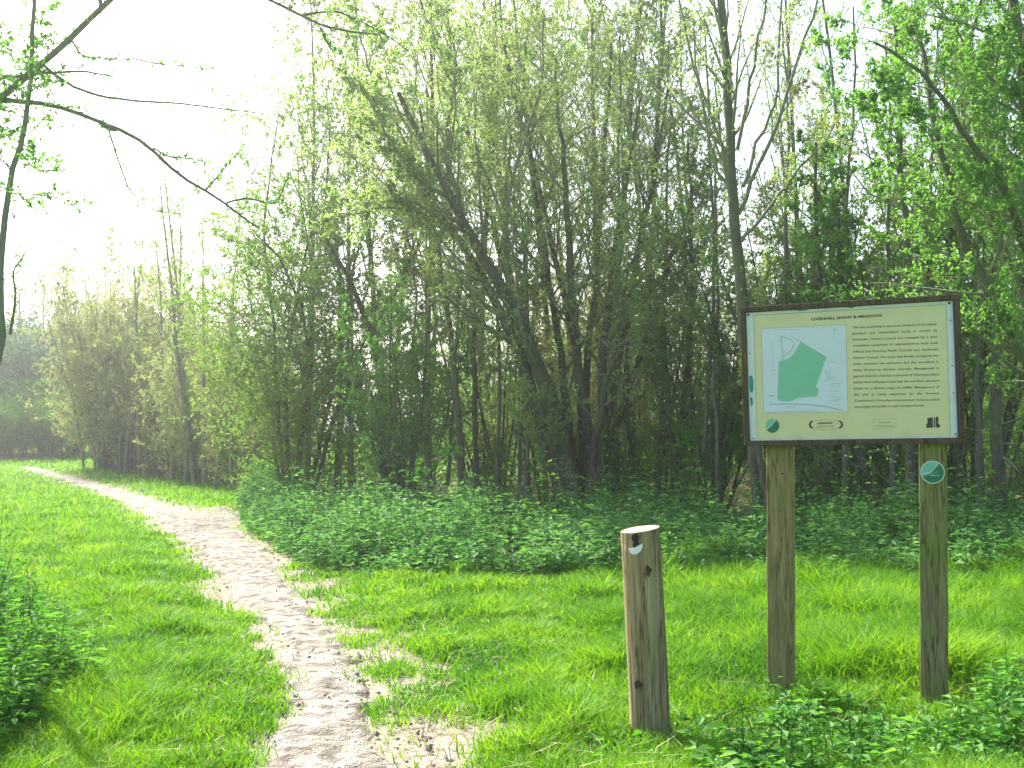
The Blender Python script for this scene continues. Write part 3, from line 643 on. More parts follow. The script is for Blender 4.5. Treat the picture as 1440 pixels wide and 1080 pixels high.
# bright young-leaved maple on the right, crown over the board
b = gnd(1500, 790); Y = b[1]
p = Plant(440)
ch = trunkmix(p, chains([([(1500, 793, Y), (1490, 600, Y), (1470, 400, Y), (1440, 200, Y), (1420, 0, Y), (1400, -200, Y)], .11, .03),
    ([(1490, 600, Y), (1420, 480, Y - .2), (1340, 320, Y - .3), (1310, 180, Y - .3), (1290, 20, Y - .3)], .06, .015),
    ([(1480, 500, Y), (1400, 350, Y + .4), (1345, 150, Y + .6), (1380, 0, Y + .6)], .05, .015),
    ([(1470, 400, Y), (1390, 260, Y - .8), (1290, 110, Y - 1), (1230, 60, Y - 1)], .045, .012),
    ([(1445, 240, Y), (1480, 100, Y - .6), (1450, 0, Y - .8), (1430, -120, Y - .8)], .045, .012)], b, 20))
a = p.limbs(ch, 20, .2, 1, .75, .24, n=7, sides=4, wob=.13, up=.02, short=.2)
c = p.limbs(a, 9, .15, 1, .9, .5, n=6, sides=3, wob=.18, asd=.4); d = p.limbs(c, 5, .1, 1, .9, .55, n=4, sides=3, wob=.2)
p.leaves(d, 16, .037, clump=.75, ratio=.7); p.leaves(c, 9, .037, clump=.75, ratio=.7)
plant_obj('maple_tree', p.meshes(M['ash']), b, 0, 'maple at the right edge of the photo with bright leaves above the board', 'tree')

# forward coppice and bushes at the wood edge
for k, (px, py, v, sc, lb) in enumerate([(560, 728, 2, .75, 'green coppice behind the nettles between the forked tree and the short dead stem'),
        (700, 715, 1, .7, 'coppice with many thin stems behind the lean of the great willow'),
        (770, 712, 0, .65, 'dense twiggy coppice right behind the great willow'), (935, 716, 0, .8, 'twiggy coppice right of the willow stool'),
        (1010, 726, 2, .72, 'green coppice left of the grey ash'), (1120, 735, 1, .8, 'coppice behind the first post of the board'),
        (1195, 738, 2, .85, 'green coppice behind the middle of the board'), (1310, 742, 2, .95, 'tall green coppice behind the badge post'), (1420, 742, 1, .95, 'coppice right of the board by the edge of the photo')]):
    b = gnd(px, py); put('coppice_tree', v, (b[0], b[1] + .8, 0), k * 1.1, lb, None, sc)
for k, (px, py, v, sc, lb) in enumerate([(372, 706, 1, .55, 'leafy low bush under the hawthorn beside the side path'), (440, 722, 0, .5, 'low bush between the hawthorn and the straight dark trunk'),
        (585, 728, 1, .5, 'low bush at the foot of the short dead stem'), (730, 722, 0, .55, 'brown tangled bush under the leaning willow'), (880, 728, 2, .5, 'low bush right of the willow stool'),
        (985, 730, 0, .6, 'low bush left of the grey ash, above the stump post'), (1150, 745, 1, .55, 'low bush seen between the board posts'), (1250, 748, 0, .5, 'low bush beside the badge post'), (1370, 750, 1, .6, 'low bush right of the badge post')]):
    b = gnd(px, py); put('thicket_bush', v, (b[0], b[1] + .6, 0), k * .9, lb, None, sc)

# ------------------------------------------------------------------ near tree reaching in from the left
D = 6.6; WOB[0] = .3
b = at(-150, 900, D); b = np.array([b[0], D, 0.])
p = Plant(450)
def Z(l, dy=0): return [(x, y, D + dy) for x, y in l]
ch = trunkmix(p, chains([(Z([(-150, 1010), (-165, 800), (-150, 560), (-160, 300), (-120, 100), (-90, -100), (-80, -300)]), .13, .06),
    (Z([(-150, 960), (-110, 800), (-40, 640), (-6, 545), (14, 500), (16, 462), (4, 420), (5, 350), (14, 285), (30, 215), (42, 120), (46, 30), (52, -120)]), .034, .009)], b, 34), 10)
lb = chains([(Z([(-150, 330), (-80, 215), (-20, 150), (28, 112), (62, 92), (100, 55), (140, 18), (170, -12), (215, -60)]), .028, .015),
             (Z([(-150, 160), (-60, 140), (0, 137), (40, 142), (72, 148), (110, 162), (150, 178), (180, 188), (212, 208), (240, 240), (262, 258), (292, 270), (325, 290), (362, 320)]), .020, .0065),
             (Z([(62, 92), (85, 112), (130, 133), (175, 140), (240, 145), (300, 152), (372, 160)]), .010, .003),
             (Z([(-20, 110), (20, 108), (60, 102), (110, 99), (145, 103), (160, 108)]), .014, .004),
             (Z([(152, 180), (160, 205), (170, 235), (182, 268), (205, 292), (228, 299), (250, 300)]), .006, .0025),
             (Z([(215, 208), (240, 222), (262, 222), (295, 230)]), .006, .0025),
             (Z([(288, 268), (300, 255), (312, 240), (328, 222), (340, 210)]), .006, .003),
             (Z([(318, 285), (345, 278), (372, 284), (388, 288), (400, 262), (408, 240)]), .007, .003),
             (Z([(-120, 60), (20, -60), (180, -70), (300, -40), (385, -6), (425, 22), (450, 38), (490, 44), (530, 48)]), .022, .006),
             (Z([(425, 22), (470, 16), (505, 30), (540, 48), (575, 72)]), .008, .003),
             (Z([(450, 38), (460, 60), (480, 75)]), .007, .003),
             (Z([(14, 470), (22, 420), (16, 380), (26, 370), (40, 350)]), .010, .003),
             (Z([(140, 18), (142, 0), (138, -30)]), .012, .006),
             (Z([(186, 82), (215, 88), (240, 92), (300, 97)]), .005, .002),
             (Z([(100, 55), (115, 80), (185, 84)]), .006, .003),
             (Z([(30, 215), (45, 235), (60, 240), (95, 238)]), .005, .002)], b, 20)
p.br.append((lb[0], lb[1], 7))
# swollen node with a tuft on the long drooping branch
kn = [(140, 174), (148, 177), (156, 181), (164, 184)]
kk = chains([(Z(kn), .0, .0)], b, 6); p.br.append((kk[0], np.array([[.008, .013, .018, .019, .014, .008]]), 7))
tw = p.limbs((lb[0], lb[1], lb[2]), 20, .12, .98, .9, .11, n=6, sides=3, wob=.28, up=.02, short=.2, radf=.3, asd=.4)
t2 = p.limbs(tw, 4, .2, 1, .8, .5, n=3, sides=3, wob=.2)
p.leaves(tw, 2, .016); p.leaves(t2, 2, .016)
# leafy sprays hanging on the slim stem and under the thick branch
sel = ch[0][1:2], ch[1][1:2], ch[2][1:2]
sp1 = p.limbs(sel, 34, .62, .88, 1.1, .1, n=6, sides=3, wob=.2, up=-.02, short=.3, radf=.3)
sp2 = p.limbs(sp1, 6, .2, 1, .8, .5, n=4, sides=3, wob=.2, up=-.03); p.leaves(sp2, 16, .024, ratio=.75); p.leaves(sp1, 14, .024, ratio=.75)
s3 = (lb[0][[1, 3, 0]][:, :12], lb[1][[1, 3, 0]][:, :12], lb[2][[1, 3, 0]])
sp3 = p.limbs(s3, 9, .3, .95, .9, .07, n=5, sides=3, wob=.2, up=-.05, short=.2, radf=.3); p.leaves(sp3, 10, .022, ratio=.7)
plant_obj('overhanging_tree', p.meshes(M['ash'], M['bark_grey'], M['bark_grey']), b, 0, 'near tree at the left edge with a long bare branch drooping across the sky', 'tree')

# ------------------------------------------------------------------ nettles and weeds
def weeds(name, X, Y, H, tiers, lsize, ratio, mat, label, seed, perTier=3, crownbias=1.0):
    rg = np.random.default_rng(seed); n = len(X); H = H * (.65 + .75 * rg.random(n) ** 2.2)
    o = np.stack([X, Y, height(X, Y)], 1); a = rg.random(n) * 6.28; tl = .35 * rg.random(n)
    d = np.stack([np.cos(a) * np.sin(tl), np.sin(a) * np.sin(tl), np.cos(tl)], 1)
    pts, rad = grow(o, d, H, np.full(n, .0035), 5, .08, .0, rg, .4)
    t = (np.arange(tiers)[None] + rg.random((n, tiers)) * .6 + .3) / tiers; t = np.clip(t ** .8, .08, 1)
    P, T = sample(pts, t); P = np.repeat(P.reshape(-1, 3), perTier, 0); T = np.repeat(T.reshape(-1, 3), perTier, 0); tt = np.repeat(t.ravel(), perTier)
    m = len(P); az = rg.random(m) * 6.28
    Dv = np.stack([np.cos(az), np.sin(az), .35 - .6 * rg.random(m)], 1); Nn = np.stack([rg.normal(0, .3, m), rg.normal(0, .3, m), np.ones(m)], 1)
    sz = lsize * np.repeat(.6 + .8 * rg.random(n), tiers * perTier) * (.5 + .8 * rg.random(m)) * (1.1 - .45 * tt ** 3)
    stalk = nrm(Dv) * (.02 + .03 * rg.random(m))[:, None] * (lsize / .06)
    V1, F1, Z1 = leaf_mesh(P + stalk, Dv, Nn, sz, sz * ratio, .18)
    V2, F2, Z2 = tube_mesh([(pts, rad, 3)])
    me = mesh(name, np.concatenate([V1, V2]), np.concatenate([F1, F2 + len(V1)]), np.concatenate([Z1, Z2]), False)
    return tag(link(name, me, mat=mat), label, 'weeds', kind='stuff')
rg = np.random.default_rng(77)
# bed along the wood
n = 9500; u = rg.random(n); X = rg.random(n) * 21 - 5.6; F0 = bed_front(X); Y = F0 - .15 + u ** 1.15 * 6.0
k = (F0 < 90) & (np.abs(X) < Y * .56 + 1) ; k &= (noise2(X, Y, .8, 3) * .6 + noise2(X, Y, 2.4, 6) * .4 > .27 + .2 * np.clip((Y - F0 - 2.5) / 3, 0, 1)); k &= path_d(X, Y) > .15
X, Y = X[k], Y[k]; F0 = F0[k]
H = (.22 + .34 * noise2(X, Y, 1.3, 12) + .08 * rg.random(len(X))) * (.55 + .45 * smooth01((Y - F0 + .1) / .9)) * np.where(X < 0, 1.15, .95)
weeds('nettle_bed', X, Y, H * (.6 + 1.0 * noise2(X, Y, 2.9, 14)), 6, .09, .5, M['nettle'], 'deep green nettle bed along the foot of the wood', 78)
# weeds on the left, near
n = 3800; Y = 3.2 + rg.random(n) * 7.4; X = -Y * .56 - .8 + rg.random(n) * 3.2
lim = np.interp(Y, [3.2, 4.6, 5.2, 6, 7.5, 9.5, 11], [-2.2, -2.3, -2.3, -2.5, -3.35, -4.5, -5.8])
k = (X < lim + .5 * (noise2(X, Y, 1.6, 2) - .5)) & (noise2(X, Y, 1.3, 31) > .2); X, Y = X[k], Y[k]
H = .28 + .6 * noise2(X, Y, 1.2, 40) + .1 * rg.random(len(X)); H *= .6 + .4 * smooth01((np.interp(Y, [3.2, 4.6, 5.2, 6, 7.5, 9.5, 11], [-2.2, -2.3, -2.3, -2.5, -3.35, -4.5, -5.8]) - X) / .5)
weeds('cow_parsley_patch', X, Y, H, 9, .062, .42, M['nettlebright'], 'tall leafy weeds at the near left edge of the meadow', 79, 4)
# young nettles round the board posts
n = 3600; Y = 3.3 + rg.random(n) * 2.9; X = .75 + rg.random(n) * 2.9
lo = np.interp(X, [.75, 1.1, 1.35, 1.6, 1.9, 2.2, 2.45, 3.6], [4.5, 4.95, 5.35, 5.1, 4.9, 5.15, 5.55, 5.7])
k = (Y < lo + .4 * (noise2(X, Y, 3, 2) - .5)) & (noise2(X, Y, 2.8, 71) > .3) & (rg.random(len(X)) < .42) & (X < Y * .56 + .5); X, Y = X[k], Y[k]
H = .1 + .2 * noise2(X, Y, 2.5, 90) + .06 * rg.random(len(X)); H *= np.where(X > 2.1, 1.25, 1.0)
weeds('young_nettles', X, Y, H, 5, .062, .52, M['nettlebright'], 'bright young nettles growing round the feet of the board posts', 80)
# scattered low broad leaves in the sward
n = 2600; X, Y = scatter(rg, n, 3.6, 12, .8); k = (path_d(X, Y) > .5) & (Y < bed_front(X)) & (noise2(X, Y, 2, 55) > .52); X, Y = X[k], Y[k]
weeds('meadow_herbs', X, Y, .05 + .09 * rg.random(len(X)), 2, .06, .6, M['nettlebright'], 'low broad leaved herbs scattered in the meadow grass', 81)
# taller seedlings and saplings by the wood edge on the right
n = 260; X = rg.random(n) * 9.5; Y = bed_front(X) + 1 + rg.random(n) * 5
weeds('woodland_saplings', X, Y, .6 + .6 * rg.random(n), 9, .05, .6, M['under'], 'thin leafy saplings standing in the nettle bed', 82)

# ------------------------------------------------------------------ notice board
import bmesh
def bm_obj(name, bm, parent, mat, bevel=0.0, loc=None, smooth=False):
    me = bpy.data.meshes.new(name)
    if bevel: bmesh.ops.bevel(bm, geom=bm.edges[:], offset=bevel, segments=2, affect='EDGES', profile=.6)
    bm.to_mesh(me); bm.free()
    for q in me.polygons: q.use_smooth = smooth
    o = link(name, me, parent, mat)
    if loc is not None: o.location = loc
    return o
def box(bm, x0, x1, y0, y1, z0, z1, cuts=0):
    v = [bm.verts.new(c) for c in [(x0, y0, z0), (x1, y0, z0), (x1, y1, z0), (x0, y1, z0), (x0, y0, z1), (x1, y0, z1), (x1, y1, z1), (x0, y1, z1)]]
    for f in [(0, 3, 2, 1), (4, 5, 6, 7), (0, 1, 5, 4), (1, 2, 6, 5), (2, 3, 7, 6), (3, 0, 4, 7)]: bm.faces.new([v[i] for i in f])
def poly(bm, pts, y):     # flat polygon in the board plane, seen from the front (-y)
    f = bm.faces.new([bm.verts.new((x, y, z)) for x, z in pts]); 
    f.normal_update()
    if f.normal.y > 0: f.normal_flip()
    return f
def line(bm, pts, w, y):
    P = np.array(pts, float); T = np.gradient(P, axis=0); T = T / (np.linalg.norm(T, axis=1, keepdims=True) + 1e-9); Nn = np.stack([-T[:, 1], T[:, 0]], 1) * w / 2
    a = [bm.verts.new((p[0] + q[0], y, p[1] + q[1])) for p, q in zip(P, Nn)]; c = [bm.verts.new((p[0] - q[0], y, p[1] - q[1])) for p, q in zip(P, Nn)]
    for i in range(len(P) - 1): bm.faces.new([a[i], a[i + 1], c[i + 1], c[i]])

def woodmat(name, lo, hi, moss, grainz=.12, sc=40):
    m, t, p, o = newmat(name)
    tc = N(t, 'ShaderNodeTexCoord'); mp = N(t, 'ShaderNodeMapping'); mp.inputs['Scale'].default_value = (1, 1, grainz); t.links.new(tc.outputs['Object'], mp.inputs[0])
    n1 = N(t, 'ShaderNodeTexNoise', i_Scale=sc, i_Detail=8.0, i_Distortion=.6); t.links.new(mp.outputs[0], n1.inputs['Vector'])
    n2 = N(t, 'ShaderNodeTexNoise', i_Scale=3.2, i_Detail=5.0); t.links.new(tc.outputs['Object'], n2.inputs['Vector'])
    n3 = N(t, 'ShaderNodeTexNoise', i_Scale=sc * 3, i_Detail=4.0); t.links.new(mp.outputs[0], n3.inputs['Vector'])
    c = ramp(t, n1.outputs['Fac'], [(.32, lo), (.66, hi)])
    c = mixc(t, ramp(t, n2.outputs['Fac'], [(.4, (0, 0, 0)), (.7, (.8, .8, .8))]), c, moss)
    c = mixc(t, .5, c, ramp(t, n3.outputs['Fac'], [(.3, (.6, .6, .6)), (.6, (1, 1, 1))]), 'MULTIPLY')
    mc = N(t, 'ShaderNodeMapping'); mc.inputs['Scale'].default_value = (1, 1, .05); t.links.new(tc.outputs['Object'], mc.inputs[0])
    n4 = N(t, 'ShaderNodeTexNoise', i_Scale=26.0, i_Detail=3.0); t.links.new(mc.outputs[0], n4.inputs['Vector'])
    cr = ramp(t, n4.outputs['Fac'], [(.47, (1, 1, 1)), (.5, (.18, .15, .12)), (.515, (.9, .9, .9)), (.6, (1, 1, 1))])
    if grainz < .5: c = mixc(t, .85, c, cr, 'MULTIPLY')
    t.links.new(c, p.inputs['Base Color']); p.inputs['Roughness'].default_value = .85; p.inputs['Specular IOR Level'].default_value = .2
    bp = N(t, 'ShaderNodeBump', i_Strength=.8, i_Distance=.008); t.links.new(n1.outputs['Fac'], bp.inputs['Height']); t.links.new(bp.outputs[0], p.inputs['Normal'])
    return m
WP = woodmat('weathered_post_wood', (.22, .175, .075), (.37, .3, .14), (.21, .22, .07))
WPm = woodmat('mossy_post_wood', (.18, .155, .075), (.29, .255, .125), (.17, .25, .045))
WF = woodmat('brown_frame_wood', (.075, .05, .035), (.14, .095, .065), (.09, .085, .05))
CREAM = plain('cream_print', (.62, .60, .33), .35, .04); WHITE = plain('white_sheet', (.62, .68, .64), .3, .07)
MAPW = plain('map_paper', (.58, .66, .72), .35, .02); MAPG = plain('map_green', (.19, .50, .33), .35, .05)
INK = plain('dark_ink', (.03, .035, .03), .5); GREY = plain('grey_ink', (.16, .18, .18), .5); FADE = plain('faded_ink', (.17, .18, .12), .5)
TEAL = plain('teal_stain', (.03, .30, .25), .5, .3); DKG = plain('logo_dark_green', (.01, .16, .08), .4); LTG = plain('logo_light_green', (.16, .48, .36), .4); SILV = plain('white_line', (.6, .68, .64), .4)
NAVY = plain('blue_black_edge', (.03, .035, .09), .4)

pl = at(1044.5, 532, 5.60); pr = at(1354, 524, 5.21)
Wd = math.hypot(pr[0] - pl[0], pr[1] - pl[1]); ang = math.atan2(pr[1] - pl[1], pr[0] - pl[0])
zb, zt = 1.315, 2.035; H = zt - zb; zc = (zb + zt) / 2
cx, cyy = (pl[0] + pr[0]) / 2, (pl[1] + pr[1]) / 2
board = empty('notice_board', (cx, cyy, 0), ang)
tag(board, 'cream notice board with a green site map, framed in brown wood on two square posts', 'sign')
hw = Wd / 2; fw = .026
bm = bmesh.new()
box(bm, -hw, hw, -.022, .030, zt - fw, zt); box(bm, -hw, hw, -.022, .030, zb, zb + fw)
box(bm, -hw, -hw + fw, -.020, .028, zb + fw, zt - fw); box(bm, hw - fw, hw, -.020, .028, zb + fw, zt - fw)
bm_obj('frame', bm, board, WF, .003)
bm = bmesh.new(); box(bm, -hw + fw, hw - fw, .004, .022, zb + fw, zt - fw); bm_obj('backing_board', bm, board, WF)
# posts: positions on the board read from the photograph
def post(px0, px1, pyt, pyb, mat, lab=None):
    def lx(px, py):
        # intersect the sight line with the plane of the board front
        d = CRn @ np.array([(px - 720) / FPX, (540 - py) / FPX, -1.0]); n_ = np.array([math.sin(ang), -math.cos(ang), 0]); c = np.array([cx, cyy, CAMH])
        c0 = np.array([0, 0, CAMH]); s = ((c - c0) @ n_) / (d @ n_); P = c0 + d * s
        return (P[0] - cx) * math.cos(ang) + (P[1] - cyy) * math.sin(ang)
    a, b2 = lx(px0, pyt), lx(px1, pyt); ab, bb = lx(px0, pyb), lx(px1, pyb)
    w = (b2 - a); mid0 = (a + b2) / 2; midb = (ab + bb) / 2
    bm = bmesh.new(); n = 14
    rings = []
    for i in range(n):
        z = -.15 + (zt - .06 + .15) * i / (n - 1); f = (z - 0) / 1.3; m = midb + (mid0 - midb) * min(f, 1.0)
        jit = .0016 * math.sin(i * 2.1) 
        c = .004
        prof = [(-w / 2 + c, 0), (w / 2 - c, 0), (w / 2, c), (w / 2, .095 - c), (w / 2 - c, .095), (-w / 2 + c, .095), (-w / 2, .095 - c), (-w / 2, c)]
        rings.append([bm.verts.new((m + x + jit, .031 + y, z)) for x, y in prof])
    for i in range(n - 1):
        for j in range(8): bm.faces.new([rings[i][j], rings[i][(j + 1) % 8], rings[i + 1][(j + 1) % 8], rings[i + 1][j]])
    bm.faces.new(rings[-1]); bm.faces.new(rings[0][::-1])
    o = bm_obj('post', bm, board, mat)
    if lab: o['label'] = lab
    return o, mid0, midb, w
p1, m1, mb1, w1 = post(1077, 1114, 650, 975, WP)
p2, m2, mb2, w2 = post(1293, 1333, 660, 975, WPm, 'mossy green post carrying the round badge')
# knots and bolt holes in the posts
for par, mx, zz, rr in ((p1, m1 + .012, 1.17, .006), (p1, (m1 + mb1) / 2 + .01, .98, .005), (p2, m2 - .02, 1.30, .004)):
    bm = bmesh.new(); bmesh.ops.create_cone(bm, cap_ends=True, segments=12, radius1=rr, radius2=rr * .8, depth=.004, matrix=Matrix.Translation((mx, .030, zz)) @ Matrix.Rotation(R(90), 4, 'X')); bm_obj('knot', bm, par, INK)

# printed sheet: coordinates (u,v) in pixels of a straightened view 1440x974 of region 1030..1370 x 410..640
x0, x1, z0, z1 = -hw + fw, hw - fw, zb + fw, zt - fw
bm = bmesh.new(); box(bm, x0 + .002, x1 - .002, -.004, .0035, z0 + .002, z1 - .002)
sheet = bm_obj('sheet', bm, board, WHITE, .001); sheet['label'] = 'white acrylic sheet with stained edges'
A0 = (72, 140); A1 = (1345, 72); A2 = (1368, 875); A3 = (95, 893)       # corners of the white sheet in the zoomed photo
def homog(src, dst):
    A, bb = [], []
    for (x, y), (u, v) in zip(src, dst):
        A.append([x, y, 1, 0, 0, 0, -u * x, -u * y]); bb.append(u); A.append([0, 0, 0, x, y, 1, -v * x, -v * y]); bb.append(v)
    h = np.linalg.solve(np.array(A, float), np.array(bb, float)); return np.append(h, 1).reshape(3, 3)
Hm = homog([A0, A1, A2, A3], [(x0, z1), (x1, z1), (x1, z0), (x0, z0)])
def uv(u, v): q = Hm @ np.array([u, v, 1.0]); return (q[0] / q[2], q[1] / q[2])
def UV(l): return [uv(*q) for q in l]
def part(name, parent, mat, polys=(), lines=(), y=-.005, thick=False):
    bm = bmesh.new()
    for q in polys: poly(bm, UV(q), y)
    for q, w in lines: line(bm, UV(q), w, y)
    return bm_obj(name, bm, parent, mat)
panel = part('printed_panel', board, CREAM, [[(122, 158), (1295, 98), (1312, 868), (140, 880)]], y=-.0052)
part('border_line', panel, GREY, (), [([(122, 158), (1295, 98), (1312, 868), (140, 880), (122, 158)], .0022)], y=-.0056)
mp_ = part('site_map', panel, MAPW, [[(168, 236), (683, 212), (694, 722), (182, 732)]], y=-.0060)
mp_['label'] = 'pale blue site map with a green field shape'
part('map_border', mp_, GREY, (), [([(168, 236), (683, 212), (694, 722), (182, 732), (168, 236)], .0012)], y=-.0064)
part('green_field', mp_, MAPG, [[(408, 313), (565, 405), (500, 578), (518, 590), (506, 632), (400, 640), (350, 660), (290, 662), (268, 648), (276, 428), (325, 416), (362, 388), (390, 345)]], y=-.0064)
L_ = [([(288, 275), (300, 420)], .002), ([(288, 280), (345, 300), (372, 325), (350, 362), (300, 402)], .0022), ([(340, 275), (408, 313), (565, 405)], .0014), ([(276, 428), (268, 648)], .0012),
      ([(215, 678), (340, 676), (450, 680), (560, 692), (660, 715)], .0025), ([(255, 244), (400, 240)], .0008), ([(530, 240), (545, 228), (570, 232)], .0012), ([(556, 480), (562, 490), (585, 500), (590, 520)], .0014),
      ([(553, 545), (575, 530), (600, 522), (625, 526)], .0012), ([(575, 432), (600, 430), (618, 438)], .0015), ([(590, 560), (610, 575), (650, 580)], .001), ([(585, 600), (640, 604)], .0008), ([(590, 625), (615, 640), (650, 642)], .001),
      ([(580, 655), (640, 665)], .0008), ([(560, 505), (575, 515), (572, 535)], .001), ([(600, 540), (650, 545), (648, 560), (600, 556)], .001), ([(605, 655), (655, 652)], .0012), ([(605, 680), (648, 678)], .001), ([(235, 300), (240, 400), (236, 470)], .0006), ([(420, 232), (500, 228)], .0008), ([(600, 300), (660, 330)], .0007), ([(235, 482), (256, 480)], .002), ([(215, 630), (243, 628)], .004), ([(320, 695), (372, 694)], .0012), ([(200, 725), (400, 718), (520, 716)], .0014), ([(616, 232), (616, 268)], .0014), ([(608, 248), (616, 236), (624, 248)], .0014)]
part('map_lines', mp_, GREY, (), L_, y=-.0067)

def text_mesh(s, size, bold=0.0):
    c = bpy.data.curves.new('t', 'FONT'); c.body = s; c.size = size; c.offset = bold; c.resolution_u = 2
    o = bpy.data.objects.new('t', c); S.collection.objects.link(o); bpy.context.view_layer.update()
    me = bpy.data.meshes.new_from_object(o.evaluated_get(bpy.context.evaluated_depsgraph_get()))
    co = np.zeros(len(me.vertices) * 3); me.vertices.foreach_get('co', co); co = co.reshape(-1, 3)
    fs = [tuple(q.vertices) for q in me.polygons]
    bpy.data.objects.remove(o); bpy.data.curves.remove(c); bpy.data.meshes.remove(me)
    return co, fs
def place_words(items, name, parent, mat, y):
    """items: (word, zoomU left, zoomU right or None, baseline at left, baseline at right, size)"""
    Vv, Ff = [], []
    for w, org, dx, dz, size, bold, sx in items:
        co, fs = text_mesh(w, size, bold)
        if not len(co): continue
        off = len(Vv); 
        for c in co: Vv.append((org[0] + c[0] * sx * dx[0] + c[1] * dz[0], y, org[1] + c[0] * sx * dx[1] + c[1] * dz[1]))
        Ff += [tuple(off + i for i in f) for f in fs]
    me = bpy.data.meshes.new(name); me.from_pydata(Vv, [], Ff); me.update()
    return link(name, me, parent, mat)
def fit_line(words, ul, ur, vl, vr, size, bold=0, spread=True):
    a = np.array(uv(ul, vl)); b2 = np.array(uv(ur, vr)); Lw = np.linalg.norm(b2 - a); dx = (b2 - a) / Lw; dz = np.array([-dx[1], dx[0]])
    ws = [np.ptp(text_mesh(w, size, bold)[0][:, 0]) for w in words]; tot = sum(ws); gap0 = size * .3
    n = max(1, len(words) - 1)
    sx = min(1.15, (Lw - gap0 * n) / tot) if spread else (Lw - gap0 * n) / tot
    gap = (Lw - tot * sx) / n if len(words) > 1 else 0
    out = []; x = 0
    for w, l in zip(words, ws):
        out.append((w, a + dx * x, dx, dz, size, bold, sx)); x += l * sx + gap
    return out
title = place_words(fit_line('OXENHILL SHAW & MEADOW'.split(), 472, 908, 189, 168, .0185, .0006, False), 'title_lettering', panel, INK, -.0060)
LINES = ['This site, extending to about six hectares of woodland,', 'grassland and meadowland scrub is owned by', 'Sevenoaks District Council and managed by a joint', 'committee comprised of representatives from both',
         'Otford and Kemsing Parish Councils and Sevenoaks', 'District Council. The trees and shrubs occupying the', 'wider meadow are self-sown and the woodland is', 'being allowed to develop naturally. Management is',
         'geared towards creating a network of rides (woodland', 'paths) which will support and help the woodland structure', 'better for a diverse range of wildlife. Management of', 'the site is being supported by the Forestry',
         "Commission's Woodland Improvement Scheme, which", 'encourages the public to visit woodland areas.']
items = []
for i, l in enumerate(LINES):
    vl = 236 + i * (700 - 236) / 13; vr = 218 + i * (658 - 218) / 12
    ul, ur = 722 + i * .8, 1240 + i * 1.0
    if i == 13: ur, vr = 1158, 692
    items += fit_line(l.split(), ul, ur, vl, vr, .0158, .00035)
place_words(items, 'body_lettering', panel, FADE, -.0060)
# round emblem, bottom left of the print
def disc(c, r, n=28, a0=0, a1=6.2832, sy=1.0): return [(c[0] + r * math.cos(a0 + (a1 - a0) * i / n), c[1] + r * sy * math.sin(a0 + (a1 - a0) * i / n)) for i in range(n + (0 if abs(a1 - a0 - 6.2832) < 1e-3 else 1))]
em = part('round_emblem', panel, LTG, [disc((234, 803), 41)], y=-.0060)
part('emblem_hill', em, DKG, [disc((234, 803), 42, 16, -.95, 2.45)], y=-.0064)
part('emblem_line', em, SILV, (), [([(200, 822), (225, 806), (240, 790), (256, 768)], .003)], y=-.0067)
# bracketed emblem
L2 = []
ev = part('bracket_emblem', panel, INK, [], [], y=-.006) if False else None
bm = bmesh.new()
for sgn, c in ((1, 468), (-1, 652)):
    o_ = [(c + sgn * (18 - 30 * math.cos(t)) , 797 + 25 * math.sin(t)) for t in np.linspace(-1.25, 1.25, 13)]
    i_ = [(c + sgn * (26 - 26 * math.cos(t)), 797 + 19 * math.sin(t)) for t in np.linspace(-1.25, 1.25, 13)]
    poly(bm, UV(o_ + i_[::-1]), -.006)
line(bm, UV([(485, 775), (560, 768), (640, 774)]), .001, -.006); line(bm, UV([(485, 820), (560, 828), (640, 820)]), .001, -.006)
be = bm_obj('bracket_emblem', bm, panel, INK)
place_words(fit_line(['millennium'], 508, 605, 795, 791, .0165, .0005, False) , 'emblem_lettering', panel, INK, -.0060)
place_words(fit_line(['GREEN SITE'], 500, 612, 815, 811, .012, .0, False), 'emblem_small_lettering', panel, FADE, -.0060)
# faint boxed emblem
bxx = part('boxed_emblem', panel, FADE, (), [([(850, 768), (985, 765), (987, 815), (852, 819), (850, 768)], .0008)], y=-.006)
place_words(fit_line(['Forestry'], 880, 955, 790, 787, .013, 0, False) + fit_line(['Commission'], 862, 978, 811, 808, .013, 0, False), 'boxed_lettering', panel, FADE, -.0060)
# dark castle-like block emblem
bm = bmesh.new()
for q in ([(1175, 760), (1208, 755), (1208, 815), (1168, 817), (1168, 795), (1175, 790)], [(1214, 757), (1222, 757), (1222, 815), (1214, 815)], [(1226, 752), (1240, 752), (1243, 772), (1238, 790), (1250, 800), (1250, 814), (1226, 815)]):
    poly(bm, UV(q), -.006)
bm_obj('block_emblem', bm, panel, INK)
# stains and screws on the white margin
part('stain', sheet, TEAL, [[(385, 118), (455, 112), (462, 124), (440, 130), (400, 134), (380, 128)], [(690, 103), (740, 98), (738, 112), (715, 118), (695, 112)], [(92, 515), (110, 510), (120, 545), (118, 600), (100, 612), (94, 570)],
     [(98, 640), (112, 636), (116, 680), (104, 690)]], y=-.0055)
for (u, v) in ((88, 155), (1314, 90), (118, 877), (1343, 852), (96, 380), (1320, 192), (1328, 455), (1334, 615), (545, 882), (715, 880)):
    q = uv(u, v); bm = bmesh.new()
    rr = .0062 if (u, v) in ((88, 155), (1314, 90)) else .0038
    bmesh.ops.create_uvsphere(bm, u_segments=12, v_segments=6, radius=rr, matrix=Matrix.Translation((q[0], -.0045, q[1])) @ Matrix.Diagonal((1, .5, 1, 1)))
    bm_obj('screw', bm, sheet, INK, smooth=True)
